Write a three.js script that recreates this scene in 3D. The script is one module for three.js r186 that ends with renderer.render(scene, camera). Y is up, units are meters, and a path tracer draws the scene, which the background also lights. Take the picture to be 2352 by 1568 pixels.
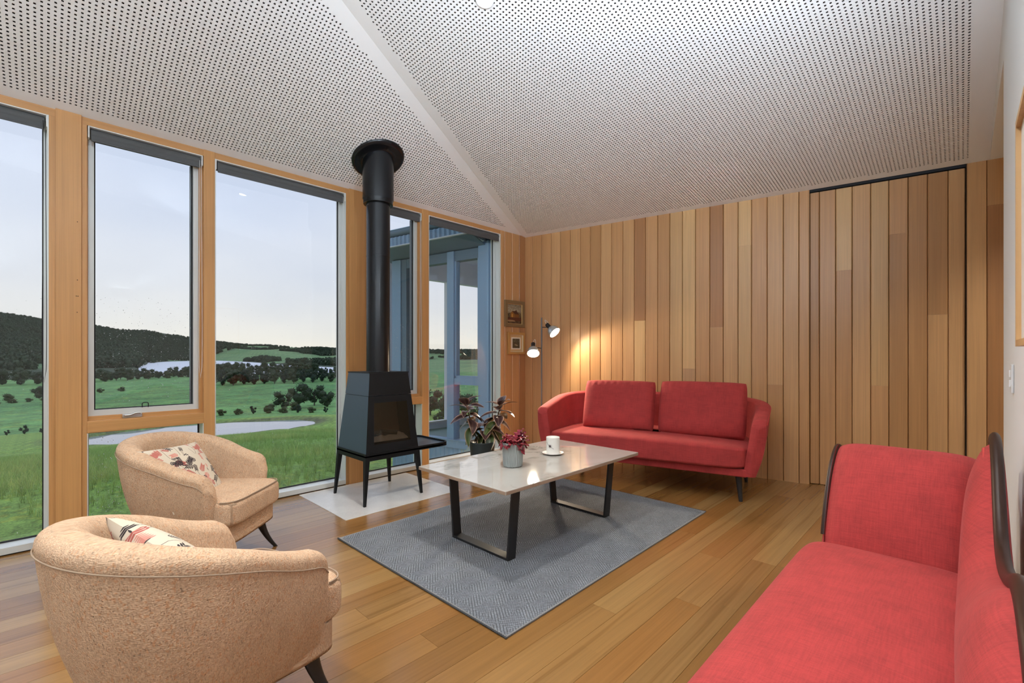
import * as THREE from 'three';
import { mergeGeometries, mergeVertices, toCreasedNormals } from 'three/addons/utils/BufferGeometryUtils.js';
import { RoundedBoxGeometry } from 'three/addons/geometries/RoundedBoxGeometry.js';

// ------------------------------------------------------------------ camera, sky, exposure
const scene = new THREE.Scene();
const camera = new THREE.PerspectiveCamera(73.08, 1.5, 0.03, 9000);
const YAW = THREE.MathUtils.degToRad(44.4);
const FWD = new THREE.Vector3(Math.cos(YAW), 0, -Math.sin(YAW));
camera.position.set(0, 1.15, 3.96);
camera.lookAt(camera.position.clone().add(FWD));
camera.setViewOffset(2352, 1568, 0, -33, 2352, 1568);
scene.add(camera);
const renderer = new THREE.WebGLRenderer({ antialias: true });
renderer.toneMapping = THREE.LinearToneMapping;
renderer.toneMappingExposure = 1.0;
renderer.shadowMap.enabled = true;

// ------------------------------------------------------------------ random and noise
function rng(seed) { let s = seed >>> 0; return () => { s = (s + 0x6D2B79F5) >>> 0; let t = s; t = Math.imul(t ^ (t >>> 15), t | 1); t ^= t + Math.imul(t ^ (t >>> 7), t | 61); return ((t ^ (t >>> 14)) >>> 0) / 4294967296; }; }
function hash2(x, y, s) { let h = Math.imul(x | 0, 374761393) + Math.imul(y | 0, 668265263) + Math.imul(s | 0, 2147483647 ^ 0x5bd1e995); h = Math.imul(h ^ (h >>> 13), 1274126177); return ((h ^ (h >>> 16)) >>> 0) / 4294967296; }
function vnoise(x, y, s = 0, px = 0, py = 0) {   // value noise, optional period
  const xi = Math.floor(x), yi = Math.floor(y), fx = x - xi, fy = y - yi, u = fx * fx * (3 - 2 * fx), v = fy * fy * (3 - 2 * fy);
  const w = (a, p) => p ? ((a % p) + p) % p : a;
  const a = hash2(w(xi, px), w(yi, py), s), b = hash2(w(xi + 1, px), w(yi, py), s), c = hash2(w(xi, px), w(yi + 1, py), s), d = hash2(w(xi + 1, px), w(yi + 1, py), s);
  return a + (b - a) * u + (c - a) * v + (a - b - c + d) * u * v;
}
function fbm(x, y, s = 0, oct = 4, px = 0, py = 0) { let t = 0, a = .5, n = 0; for (let i = 0; i < oct; i++) { t += a * vnoise(x, y, s + i * 17, px, py); n += a; a *= .5; x *= 2; y *= 2; px *= 2; py *= 2; } return t / n; }
const clamp = (v, a = 0, b = 1) => Math.min(b, Math.max(a, v)), lerp = (a, b, t) => a + (b - a) * t;
const sstep = (a, b, v) => { const t = clamp((v - a) / (b - a)); return t * t * (3 - 2 * t); };
function table(pts, v) { if (v <= pts[0][0]) return pts[0][1]; for (let i = 1; i < pts.length; i++) if (v <= pts[i][0]) return lerp(pts[i - 1][1], pts[i][1], (v - pts[i - 1][0]) / (pts[i][0] - pts[i - 1][0])); return pts[pts.length - 1][1]; }

// ------------------------------------------------------------------ sky: an even evening overcast, lilac blue above, pale cream low down
{
  const W = 1024, H = 512, d = new Float32Array(W * H * 4);
  for (let j = 0; j < H; j++) for (let i = 0; i < W; i++) {
    const el = ((j + .5) / H - .5) * Math.PI, az = ((i + .5) / W) * 2 * Math.PI;
    const e = Math.max(0, el) / (Math.PI / 2), low = Math.exp(-e * 9), k = (j * W + i) * 4;
    const cx = Math.cos(az) * Math.cos(el), cz = Math.sin(az) * Math.cos(el), den = .25 + Math.max(0.02, Math.sin(el));
    const c1 = fbm(cx / den * 2.2 + 7, cz / den * 2.2 + 3, 5, 4), c2 = fbm(el * 9 + 4, cx * 3 + 9, 11, 3);
    const cl = (c1 - .5) * .5 + (c2 - .5) * .35;
    let r = lerp(.555, .86, low) + cl * .20, g = lerp(.655, .83, low) + cl * .16, b = lerp(.86, .72, low) + cl * .08;
    d[k] = r * SKY(); d[k + 1] = g * SKY(); d[k + 2] = b * SKY(); d[k + 3] = 1;
  }
  const t = new THREE.DataTexture(d, W, H, THREE.RGBAFormat, THREE.FloatType);
  t.mapping = THREE.EquirectangularReflectionMapping; t.magFilter = THREE.LinearFilter; t.needsUpdate = true;
  scene.background = t;
}
function SKY() { return 1.08; }

// ------------------------------------------------------------------ helpers
const taken = {};
function numbered(n) { const k = taken[n] = (taken[n] ?? -1) + 1; return k ? n + '_' + String(k).padStart(3, '0') : n; }
function mesh(name, geo, mat, parent = scene) {
  const m = new THREE.Mesh(geo, mat); m.name = parent === scene ? numbered(name) : name; m.castShadow = m.receiveShadow = true; parent.add(m); return m;
}
function tag(o, label, category, group) { o.userData.label = label; o.userData.category = category; if (group) o.userData.group = group; return o; }
function thing(name, label, category, pos = [0, 0, 0], turn = 0, group) { const g = new THREE.Group(); g.name = numbered(name); g.position.set(...pos); g.rotation.y = turn; scene.add(g); return tag(g, label, category, group); }
function setting(name, label) { const g = new THREE.Group(); g.name = name; g.userData.kind = 'structure'; if (label) g.userData.label = label; scene.add(g); return g; }
const bx = (x0, x1, y0, y1, z0, z1) => { const g = new THREE.BoxGeometry(x1 - x0, y1 - y0, z1 - z0); g.translate((x0 + x1) / 2, (y0 + y1) / 2, (z0 + z1) / 2); return g; };
const rbx = (x0, x1, y0, y1, z0, z1, r = .004, s = 2) => { const g = new RoundedBoxGeometry(x1 - x0, y1 - y0, z1 - z0, s, r); g.translate((x0 + x1) / 2, (y0 + y1) / 2, (z0 + z1) / 2); return g; };
const merge = (list) => mergeGeometries(list.map((g) => { const n = g.index ? g.toNonIndexed() : g; for (const k of Object.keys(n.attributes)) if (!['position', 'normal', 'uv'].includes(k)) n.deleteAttribute(k); if (!n.attributes.normal) n.computeVertexNormals(); return n; }));
// uv in metres: v runs along the grain axis, u across it
function uvAlong(g, grain, ou = 0, ov = 0) {
  const p = g.attributes.position, n = g.attributes.normal, uv = new Float32Array(p.count * 2);
  for (let i = 0; i < p.count; i++) {
    const P = [p.getX(i), p.getY(i), p.getZ(i)], N = [n.getX(i), n.getY(i), n.getZ(i)].map(Math.abs);
    const m = N[0] > N[1] && N[0] > N[2] ? 0 : N[1] > N[2] ? 1 : 2, ax = [0, 1, 2].filter((a) => a !== m);
    let u, v; if (ax.includes(grain)) { v = P[grain]; u = P[ax.find((a) => a !== grain)]; } else { u = P[ax[0]]; v = P[ax[1]] * .2; }
    uv[i * 2] = u + ou; uv[i * 2 + 1] = v + ov;
  }
  g.setAttribute('uv', new THREE.BufferAttribute(uv, 2)); return g;
}
// surface from a function f(u, v) -> [x, y, z, uu, vv]
function surf(nu, nv, f, { closeU = false, closeV = false } = {}) {
  const P = [], U = [], I = [];
  for (let i = 0; i <= nu; i++) for (let j = 0; j <= nv; j++) { const q = f(i / nu, j / nv); P.push(q[0], q[1], q[2]); U.push(q[3] ?? i / nu, q[4] ?? j / nv); }
  for (let i = 0; i < nu; i++) for (let j = 0; j < nv; j++) { const a = i * (nv + 1) + j, b = a + nv + 1; I.push(a, b, a + 1, b, b + 1, a + 1); }
  const g = new THREE.BufferGeometry(); g.setAttribute('position', new THREE.Float32BufferAttribute(P, 3)); g.setAttribute('uv', new THREE.Float32BufferAttribute(U, 2)); g.setIndex(I); g.computeVertexNormals();
  const N = g.attributes.normal, av = (a, b) => { const x = N.getX(a) + N.getX(b), y = N.getY(a) + N.getY(b), z = N.getZ(a) + N.getZ(b), l = Math.hypot(x, y, z) || 1; N.setXYZ(a, x / l, y / l, z / l); N.setXYZ(b, x / l, y / l, z / l); };
  if (closeU) for (let j = 0; j <= nv; j++) av(j, nu * (nv + 1) + j);
  if (closeV) for (let i = 0; i <= nu; i++) av(i * (nv + 1), i * (nv + 1) + nv);
  return g;
}
// squarish soft block: superellipsoid with half sizes a, b, c; e small = boxy
function softBlock(a, b, c, e1 = .35, e2 = .35, nu = 48, nv = 24, shape) {
  const sp = (v, e) => Math.sign(v) * Math.pow(Math.abs(v), e);
  return surf(nu, nv, (u, v) => {
    const th = u * 2 * Math.PI, ph = (v - .5) * Math.PI * .9999, x = a * sp(Math.cos(ph), e1) * sp(Math.cos(th), e2), z = c * sp(Math.cos(ph), e1) * sp(-Math.sin(th), e2), y = b * sp(Math.sin(ph), e1);
    const q = shape ? shape(x, y, z) : [x, y, z];
    return [q[0], q[1], q[2], x + (Math.abs(Math.cos(th)) > .98 && Math.abs(y) < b * .8 ? z : 0), z + y * .7];
  }, { closeU: true });
}
// faces' uv by the larger plane of the normal, in metres
function uvBox(g) {
  const p = g.attributes.position, n = g.attributes.normal, uv = new Float32Array(p.count * 2);
  for (let i = 0; i < p.count; i++) { const N = [n.getX(i), n.getY(i), n.getZ(i)].map(Math.abs), m = N[0] > N[1] && N[0] > N[2] ? 0 : N[1] > N[2] ? 1 : 2; uv[i * 2] = m === 0 ? p.getZ(i) : p.getX(i); uv[i * 2 + 1] = m === 1 ? p.getZ(i) : p.getY(i); }
  g.setAttribute('uv', new THREE.BufferAttribute(uv, 2)); return g;
}
const V3 = (x, y, z) => new THREE.Vector3(x, y, z);
function tube(pts, r, seg = 24, rad = 8, closed = false) { return new THREE.TubeGeometry(new THREE.CatmullRomCurve3(pts.map((p) => V3(...p)), closed, 'centripetal'), seg, r, rad, closed); }
function bar(a, b, r0, r1 = r0, n = 12) { const A = V3(...a), B = V3(...b), d = B.clone().sub(A), g = new THREE.CylinderGeometry(r1, r0, d.length(), n); g.applyQuaternion(new THREE.Quaternion().setFromUnitVectors(V3(0, 1, 0), d.clone().normalize())); g.translate(...A.clone().add(B).multiplyScalar(.5).toArray()); return g; }
function lathe(pts, n = 32) { return new THREE.LatheGeometry(pts.map((p) => new THREE.Vector2(p[0], p[1])), n); }

// ------------------------------------------------------------------ textures
const S = (v) => clamp(v <= .0031308 ? v * 12.92 : 1.055 * Math.pow(v, 1 / 2.4) - .055);
function dtex(w, h, f, { srgb = false, size = [1, 1] } = {}) {
  const d = new Uint8Array(w * h * 4);
  for (let j = 0; j < h; j++) for (let i = 0; i < w; i++) { const c = f(i / w, j / h, i, j), k = (j * w + i) * 4; if (typeof c === 'number') d[k] = d[k + 1] = d[k + 2] = clamp(c) * 255; else for (let m = 0; m < 3; m++) d[k + m] = (srgb ? S(c[m]) : clamp(c[m])) * 255; d[k + 3] = 255; }
  const t = new THREE.DataTexture(d, w, h); t.wrapS = t.wrapT = THREE.RepeatWrapping; t.magFilter = THREE.LinearFilter; t.minFilter = THREE.LinearMipmapLinearFilter; t.generateMipmaps = true; if (srgb) t.colorSpace = THREE.SRGBColorSpace; t.repeat.set(1 / size[0], 1 / size[1]); t.needsUpdate = true; return t;
}
// vertical-grain timber, 0.5 m across by 2 m along; values near one so that the material colour sets the tone
const woodMap = dtex(512, 512, (u, v) => {
  const a = fbm(u * 64, v * 3, 1, 3, 64, 3), b = vnoise(u * 180, v * 5, 9, 180, 5), c = fbm(u * 7, v * 2, 21, 3, 7, 2), s = vnoise(u * 256, v * 24, 4, 256, 24);
  const k = .80 + .20 * a + .07 * (b - .5) + .20 * (c - .5) + .04 * (s - .5);
  return [k, k * (.985 + .03 * (c - .5)), k * (.96 + .08 * (c - .5))];
}, { srgb: true, size: [.5, 2] });
const floorMap = dtex(512, 1024, (u, v) => {
  const w = u * 9 + .5 * (fbm(u * 3, v * 3, 31, 3, 3, 3) - .5), a = fbm(w * 6, v * 4, 2, 4), b = fbm(u * 120, v * 6, 6, 2, 120, 6), c = fbm(u * 5, v * 2, 41, 3, 5, 2);
  const streak = sstep(.62, .8, fbm(u * 26 + 3 * c, v * 2, 51, 3, 26, 2)) * .16;
  const k = .80 + .17 * a + .12 * (b - .5) + .22 * (c - .5) - streak;
  return [k, k * (.99 - streak * .3), k * (.97 - streak * .6)];
}, { srgb: true, size: [.6, 2.4] });
const weaveBump = dtex(512, 512, (u, v, i, j) => { const w = .5 + .5 * Math.sin(u * 512 * Math.PI / 2) * Math.sin(v * 512 * Math.PI / 2); return .5 * w + .5 * vnoise(u * 256, v * 256, 3, 256, 256); }, { size: [.25, .25] });
const redMap = dtex(512, 512, (u, v) => {
  const a = fbm(u * 10, v * 10, 5, 4, 10, 10), h = vnoise(u * 14, v * 256, 8, 14, 256), w = vnoise(u * 256, v * 14, 12, 256, 14), n = vnoise(u * 256, v * 256, 2, 256, 256);
  const k = .82 + .22 * (a - .5) + .17 * (h - .5) + .17 * (w - .5) + .10 * (n - .5);
  return [k, k * .96, k * .96];
}, { srgb: true, size: [.5, .5] });
const boucleMap = dtex(512, 512, (u, v) => {
  const n1 = vnoise(u * 128, v * 64, 3, 128, 64), n2 = vnoise(u * 90, v * 180, 7, 90, 180), n3 = fbm(u * 6, v * 6, 9, 3, 6, 6), dk = sstep(.80, .95, vnoise(u * 150, v * 60, 15, 150, 60)), rd = sstep(.68, .92, vnoise(u * 80, v * 40, 19, 80, 40));
  const k = .84 + .26 * (n1 - .5) + .22 * (n2 - .5) + .12 * (n3 - .5) - .38 * dk;
  return [k * (1 - .02 * rd), k * (.93 - .17 * rd), k * (.86 - .26 * rd)];
}, { srgb: true, size: [.28, .28] });
const boucleBump = dtex(512, 512, (u, v) => .5 * vnoise(u * 128, v * 64, 3, 128, 64) + .5 * vnoise(u * 90, v * 180, 7, 90, 180), { size: [.28, .28] });
const RUGU = .4, RUGV = .32;
function rugStitch(u, v) {   // blocks of diagonal knit that swap direction
  const bu = u * RUGU / .1, bv = v * RUGV / .08, iu = Math.floor(bu), iv = Math.floor(bv), dir = (iu + iv) % 2 ? 1 : -1;
  const d = (u * RUGU * .8 + dir * v * RUGV * .6) / .0128, q = d - Math.floor(d), along = (u * RUGU * .6 - dir * v * RUGV * .8) / .008;
  return Math.pow(Math.sin(q * Math.PI), .6) * (.74 + .26 * Math.sin(along * 2 * Math.PI));
}
const rugMap = dtex(768, 1024, (u, v) => { const s = rugStitch(u, v), n = vnoise(u * 60, v * 80, 3, 60, 80), m = fbm(u * 4, v * 4, 8, 3, 4, 4), k = .12 + .62 * s * (.78 + .5 * (n - .3)) + .1 * (m - .5); return [k * .97, k, k * 1.04]; }, { srgb: true, size: [RUGU, RUGV] });
const rugBump = dtex(768, 1024, (u, v) => rugStitch(u, v), { size: [RUGU, RUGV] });
const marbleMap = dtex(1024, 768, (u, v) => {
  const w1 = fbm(u * 5, v * 4, 2, 5), w2 = fbm(u * 9 + 3, v * 7, 9, 5), vein = Math.abs(fbm(u * 4 + w1 * 2, v * 5 + w2 * 2, 33, 5) - .5), vn = 1 - sstep(.0, .035, vein), blot = sstep(.55, .75, fbm(u * 12, v * 10, 5, 5)), gate = sstep(.45, .62, fbm(u * 3, v * 3, 77, 3));
  const k = 1 - .22 * (w1 - .3) - .34 * vn * gate - .22 * blot * gate;
  return [k * .98, k * .955, k * .92];
}, { srgb: true, size: [1.34, .78] });
const grassMap = dtex(512, 512, (u, v) => {
  const a = fbm(u * 8, v * 8, 3, 4, 8, 8), b = vnoise(u * 200, v * 120, 5, 200, 120), c = fbm(u * 40, v * 24, 7, 3, 40, 24), y = sstep(.58, .8, fbm(u * 16, v * 16, 13, 3, 16, 16));
  const k = .6 + .5 * (a - .5) + .35 * (b - .5) + .4 * (c - .5);
  return [k * (.95 + .5 * y), k * (1 + .16 * y), k * (.9 - .1 * y)];
}, { srgb: true, size: [1, 1] });
const stoneMap = dtex(512, 512, (u, v) => .84 + .14 * fbm(u * 6, v * 6, 3, 5, 6, 6) + .05 * (vnoise(u * 180, v * 180, 6, 180, 180) - .5), { srgb: true, size: [.9, .9] });
stoneMap.colorSpace = THREE.SRGBColorSpace;

// ------------------------------------------------------------------ materials
const lin = (r, g, b) => new THREE.Color().setRGB(r, g, b);
const std = (c, rough = .6, more = {}) => new THREE.MeshStandardMaterial({ color: Array.isArray(c) ? lin(...c) : new THREE.Color(c), roughness: rough, metalness: 0, ...more });
const phys = (c, rough, more = {}) => new THREE.MeshPhysicalMaterial({ color: Array.isArray(c) ? lin(...c) : new THREE.Color(c), roughness: rough, ...more });
const timberTones = [[.62, .335, .140], [.68, .39, .172], [.55, .29, .115], [.73, .455, .20], [.63, .37, .175], [.46, .22, .085], [.67, .41, .18]];
const M = {
  timber: timberTones.map((c) => phys(c, .40, { map: woodMap, ior: 1.6 })),
  joinery: std([.58, .295, .105], .42, { map: woodMap }),
  floor: [[.285, .142, .043], [.32, .17, .056], [.24, .116, .033], [.34, .195, .07], [.28, .15, .05], [.295, .138, .039]].map((c) => phys(c, .20, { map: floorMap, ior: 1.75 })),
  groove: std([.05, .03, .015], .9),
  white: std([.80, .815, .82], .75), ceiling: std([.83, .83, .825], .88), backing: std([.34, .34, .34], .95), cream: std([.82, .77, .60], .8), tan: std([.72, .56, .36], .8),
  alu: std([.66, .68, .66], .38, { metalness: .25 }), aluDark: std([.10, .12, .14], .5), gasket: std([.012, .012, .014], .7),
  blind: std([.085, .088, .09], .75), blindRail: std([.75, .75, .72], .5), steel: std([.55, .55, .54], .28, { metalness: .9 }),
  glass: phys([1, 1, 1], 0, { transmission: 1, thickness: 0, ior: 1.5 }),
  stove: phys([.007, .008, .009], .5, { specularIntensity: .5 }), stoveSkyTint: phys([.030, .055, .085], .42, { ior: 1.7 }), flue: phys([.005, .006, .008], .26, { specularIntensity: .8 }), black: std([.012, .012, .013], .42), blackWood: std([.016, .016, .018], .38),  // blue of the reflected sky is mixed into the stove side panels
  red: phys([.455, .043, .040], .88, { map: redMap, bumpMap: weaveBump, bumpScale: .0006, sheen: .5, sheenRoughness: .5, sheenColor: lin(.75, .30, .28) }),
  redPiping: phys([.52, .05, .042], .9, { sheen: .4, sheenRoughness: .5, sheenColor: lin(.9, .3, .3) }),
  boucle: std([.63, .45, .31], .95, { map: boucleMap, bumpMap: boucleBump, bumpScale: .0022 }),
  bouclePiping: std([.33, .235, .16], .95), 
  darkWood: phys([.030, .012, .007], .42, { specularIntensity: .6 }),
  rug: std([.46, .48, .51], .96, { map: rugMap, bumpMap: rugBump, bumpScale: .006 }), rugEdge: std([.22, .215, .21], .95),
  marble: phys([.46, .445, .42], .035, { map: marbleMap, ior: 1.6 }), marbleEdge: std([.42, .30, .22], .5, { map: stoneMap }),
  hearth: phys([.74, .72, .69], .28, { map: stoneMap }),
  colorbond: std([.21, .34, .50], .5, { metalness: .1 }), colorbondDark: std([.11, .18, .25], .6), wingWall: std([.72, .75, .86], .8), deck: std([.30, .38, .38], .8),
};

// ------------------------------------------------------------------ measures of the room
const H = 2.635, A1 = .364, B1 = .161;                     // wall height, pitches of the two ceiling planes
const TC = [4.245, 0], TD = [.187, .982], TN = [-.982, .187];   // timber wall: corner, direction, normal into the room
const tw = (s, off = 0) => [TC[0] + TD[0] * s + TN[0] * off, TC[1] + TD[1] * s + TN[1] * off];
const twTurn = Math.atan2(-TD[1], TD[0]);                   // local x along the wall
const ZS = 4.105, XW = -3.6;                               // south wall plane, west wall
const yLeft = (x, z) => H + A1 * z, yRight = (x, z) => H + B1 * ((x - TC[0]) * TN[0] + (z - TC[1]) * TN[1]);

// ------------------------------------------------------------------ floor: boards run along x
{
  const fl = setting('floor', 'oiled timber board floor');
  mesh('subfloor', bx(XW, 5.6, -.2, -.0185, -.12, 5.7), M.groove, fl);
  const r = rng(11), pitch = .125, z0 = -.02;
  const starts = { 22: [-.2, 1.79, 3.85], 25: [.5, 2.81, 4.6], 16: [.1, 1.0, 3.0], 21: [-.9, .6, 2.95], 24: [-.2, 2.11, 4.3] };
  for (let k = 0; k < 34; k++) {
    const a = k === 0 ? z0 : -.02 + pitch * k, b = -.02 + pitch * (k + 1);
    if (a > 4.22) break;
    const xe = TC[0] + .1905 * b + .06, cuts = [XW];
    if (starts[k]) cuts.push(-2, ...starts[k]); else { let x = XW + .5 + r() * 1.6; while (x < xe - .5) { cuts.push(x); x += 1.3 + r() * 1.3; } }
    cuts.push(xe);
    for (let i = 0; i + 1 < cuts.length; i++) {
      const g = bx(cuts[i] + .0006, cuts[i + 1] - .0006, -.018, 0, a + .0006, b - .0006);
      uvAlong(g, 0, r() * 5, r() * 5);
      mesh('floor_board', g, M.floor[Math.floor(r() * M.floor.length)], fl);
    }
  }
  const g = bx(1.6, 5.6, -.018, 0, 4.23, 5.6); uvAlong(g, 0); mesh('hall_floor', g, M.floor[0], fl);
}
// stone hearth let into the boards
{
  const h = mesh('hearth_slab', uvBox(rbx(1.487, 2.505, -.01, .004, .045, .88, .003)), M.hearth);
  tag(h, 'pale grey stone hearth slab set in the floor under the wood stove', 'hearth');
}

// ------------------------------------------------------------------ ceiling: two sloping planes of square-holed board meeting on a hip
{
  const ce = setting('ceiling', 'folded white ceiling of perforated plasterboard');
  const hip = (x) => { // z on the hip for a given x
    return B1 * ((x - TC[0]) * TN[0]) / (A1 - B1 * TN[1]); };
  const tEnd = (ZS) / TD[1], E = tw(tEnd), hw = [XW, hip(XW)];
  const polyL = [[TC[0], TC[1]], [XW, 0], hw], polyR = [[TC[0], TC[1]], hw, [XW, ZS], [E[0], ZS]];
  // inner edges of the plain borders
  const hx0 = -1.3, nh = (() => { const dx = hw[0] - TC[0], dz = hw[1], l = Math.hypot(dx, dz); return [-dz / l, dx / l]; })(); // normal of hip toward the left plane is -nh
  const inL = (x, z) => z > .095 && x > hx0 && ((x - TC[0]) * nh[0] + z * nh[1]) > .085 && z < 2.3;
  const inR = (x, z) => ((x - TC[0]) * TN[0] + z * TN[1]) > .085 && z < ZS - .104 && ((x - TC[0]) * nh[0] + z * nh[1]) < -.085 && x > .2;
  const P = .0243, hs = .0047, up = .006;
  function panel(name, y, inside, x0, x1, zz0, zz1) {
    const pos = [], nor = [], idx = []; let n = 0; const gx = y(1, 0) - y(0, 0), gz = y(0, 1) - y(0, 0), gl = Math.hypot(gx, 1, gz), D = [gx / gl, -1 / gl, gz / gl];
    const quad = (a, b, c, d, nx, ny, nz) => { for (const q of [a, b, c, d]) { pos.push(...q); nor.push(nx, ny, nz); } idx.push(n, n + 1, n + 2, n, n + 2, n + 3); n += 4; };
    for (let x = x0; x < x1; x += P) for (let z = zz0; z < zz1; z += P) {
      const cx = x + P / 2, cz = z + P / 2; if (!inside(cx, cz)) continue;
      const p = (a, b, u = 0) => [cx + a, y(cx + a, cz + b) + u, cz + b], h = P / 2;
      quad(p(-h, -h), p(h, -h), p(h, -hs), p(-h, -hs), ...D); quad(p(-h, hs), p(h, hs), p(h, h), p(-h, h), ...D);
      quad(p(-h, -hs), p(-hs, -hs), p(-hs, hs), p(-h, hs), ...D); quad(p(hs, -hs), p(h, -hs), p(h, hs), p(hs, hs), ...D);
      quad(p(-hs, -hs), p(-hs, -hs, up), p(hs, -hs, up), p(hs, -hs), 0, 0, 1); quad(p(-hs, hs), p(hs, hs), p(hs, hs, up), p(-hs, hs, up), 0, 0, -1);
      quad(p(-hs, -hs), p(-hs, hs), p(-hs, hs, up), p(-hs, -hs, up), 1, 0, 0); quad(p(hs, -hs), p(hs, -hs, up), p(hs, hs, up), p(hs, hs), -1, 0, 0);
    }
    const g = new THREE.BufferGeometry(); g.setAttribute('position', new THREE.Float32BufferAttribute(pos, 3)); g.setAttribute('normal', new THREE.Float32BufferAttribute(nor, 3)); g.setIndex(idx);
    const m = mesh(name, g, M.ceiling, ce); m.userData.kind = 'stuff'; m.userData.label = 'white board with rows of small square holes'; return m;
  }
  panel('perforated_panel', yLeft, inL, hx0, 4.2, .095, 2.35); panel('perforated_panel', yRight, inR, .2, 5.0, .06, ZS);
  // plain borders: cells that carry no hole, on the same grid so that they meet the panels without a step
  function border(poly, y, inside, x0, zz0, xs, zs) {
    const pos = [], idx = []; let n = 0;
    const inPoly = (x, z) => { let c = false; for (let i = 0, j = poly.length - 1; i < poly.length; j = i++) { const [xi, zi] = poly[i], [xj, zj] = poly[j]; if ((zi > z) !== (zj > z) && x < (xj - xi) * (z - zi) / (zj - zi) + xi) c = !c; } return c; };
    const clip = (q, f) => { const o = []; for (let i = 0; i < q.length; i++) { const a = q[i], b = q[(i + 1) % q.length], fa = f(a), fb = f(b); if (fa >= 0) o.push(a); if ((fa >= 0) !== (fb >= 0)) { const t = fa / (fa - fb); o.push([lerp(a[0], b[0], t), lerp(a[1], b[1], t)]); } } return o; };
    const area = poly.reduce((s, a, i) => { const b = poly[(i + 1) % poly.length]; return s + a[0] * b[1] - b[0] * a[1]; }, 0), sg = Math.sign(area);
    const add = (q) => { for (let i = 0; i < poly.length && q.length; i++) { const a = poly[i], b = poly[(i + 1) % poly.length]; q = clip(q, (p) => sg * ((b[0] - a[0]) * (p[1] - a[1]) - (b[1] - a[1]) * (p[0] - a[0]))); } if (q.length < 3) return; const s = n; for (const p of q) { pos.push(p[0], y(p[0], p[1]), p[1]); n++; } for (let i = 1; i + 1 < q.length; i++) idx.push(s, s + i, s + i + 1); };
    for (let x = x0; x < xs; x += P) {
      let run = null;
      for (let z = zz0; z < zs + P; z += P) {
        const hole = z >= zs || inside(x + P / 2, z + P / 2);
        if (!hole && run === null) run = z;
        if (hole && run !== null) { add([[x, run], [x + P, run], [x + P, z], [x, z]]); run = null; }
      }
    }
    add([[XW - 1, -1], [x0, -1], [x0, 9], [XW - 1, 9]]); add([[x0, -1], [9, -1], [9, zz0], [x0, zz0]]);
    const g = new THREE.BufferGeometry(); g.setAttribute('position', new THREE.Float32BufferAttribute(pos, 3)); g.setIndex(idx); g.computeVertexNormals(); mesh('plain_border', g, M.ceiling, ce);
  }
  border(polyL, yLeft, inL, hx0, .095, 4.3, 2.35 + 1.5); border(polyR, yRight, inR, .2, .06, 5.1, ZS + .05);
  // dark acoustic cloth over the boards, then the roof
  const sheet = (poly, y, u, mat, name) => { const s = new THREE.ShapeGeometry(new THREE.Shape(poly.map((p) => new THREE.Vector2(...p)))), p = s.attributes.position; for (let i = 0; i < p.count; i++) { const x = p.getX(i), z = p.getY(i); p.setXYZ(i, x, y(x, z) + u, z); } s.computeVertexNormals(); return mesh(name, s, mat, ce); };
  const wide = (poly) => { const cx = poly.reduce((s, p) => s + p[0], 0) / poly.length, cz = poly.reduce((s, p) => s + p[1], 0) / poly.length; return poly.map(([x, z]) => [x + Math.sign(x - cx) * .2, z + Math.sign(z - cz) * .2]); };
  sheet(polyL, yLeft, .0068, M.backing, 'acoustic_cloth'); sheet(polyR, yRight, .0068, M.backing, 'acoustic_cloth');
  sheet(wide([[TC[0], 0], [XW, 0], [XW, ZS], [E[0], ZS]]), (x, z) => Math.max(yLeft(x, z), yRight(x, z)) + 1.0, .3, M.colorbondDark, 'roof_sheet');
  // flat ceiling of the hall behind the south wall
  mesh('hall_ceiling', bx(1.5, 5.8, H + .002, H + .12, ZS + .10, 5.7), M.tan, ce);
}
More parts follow.
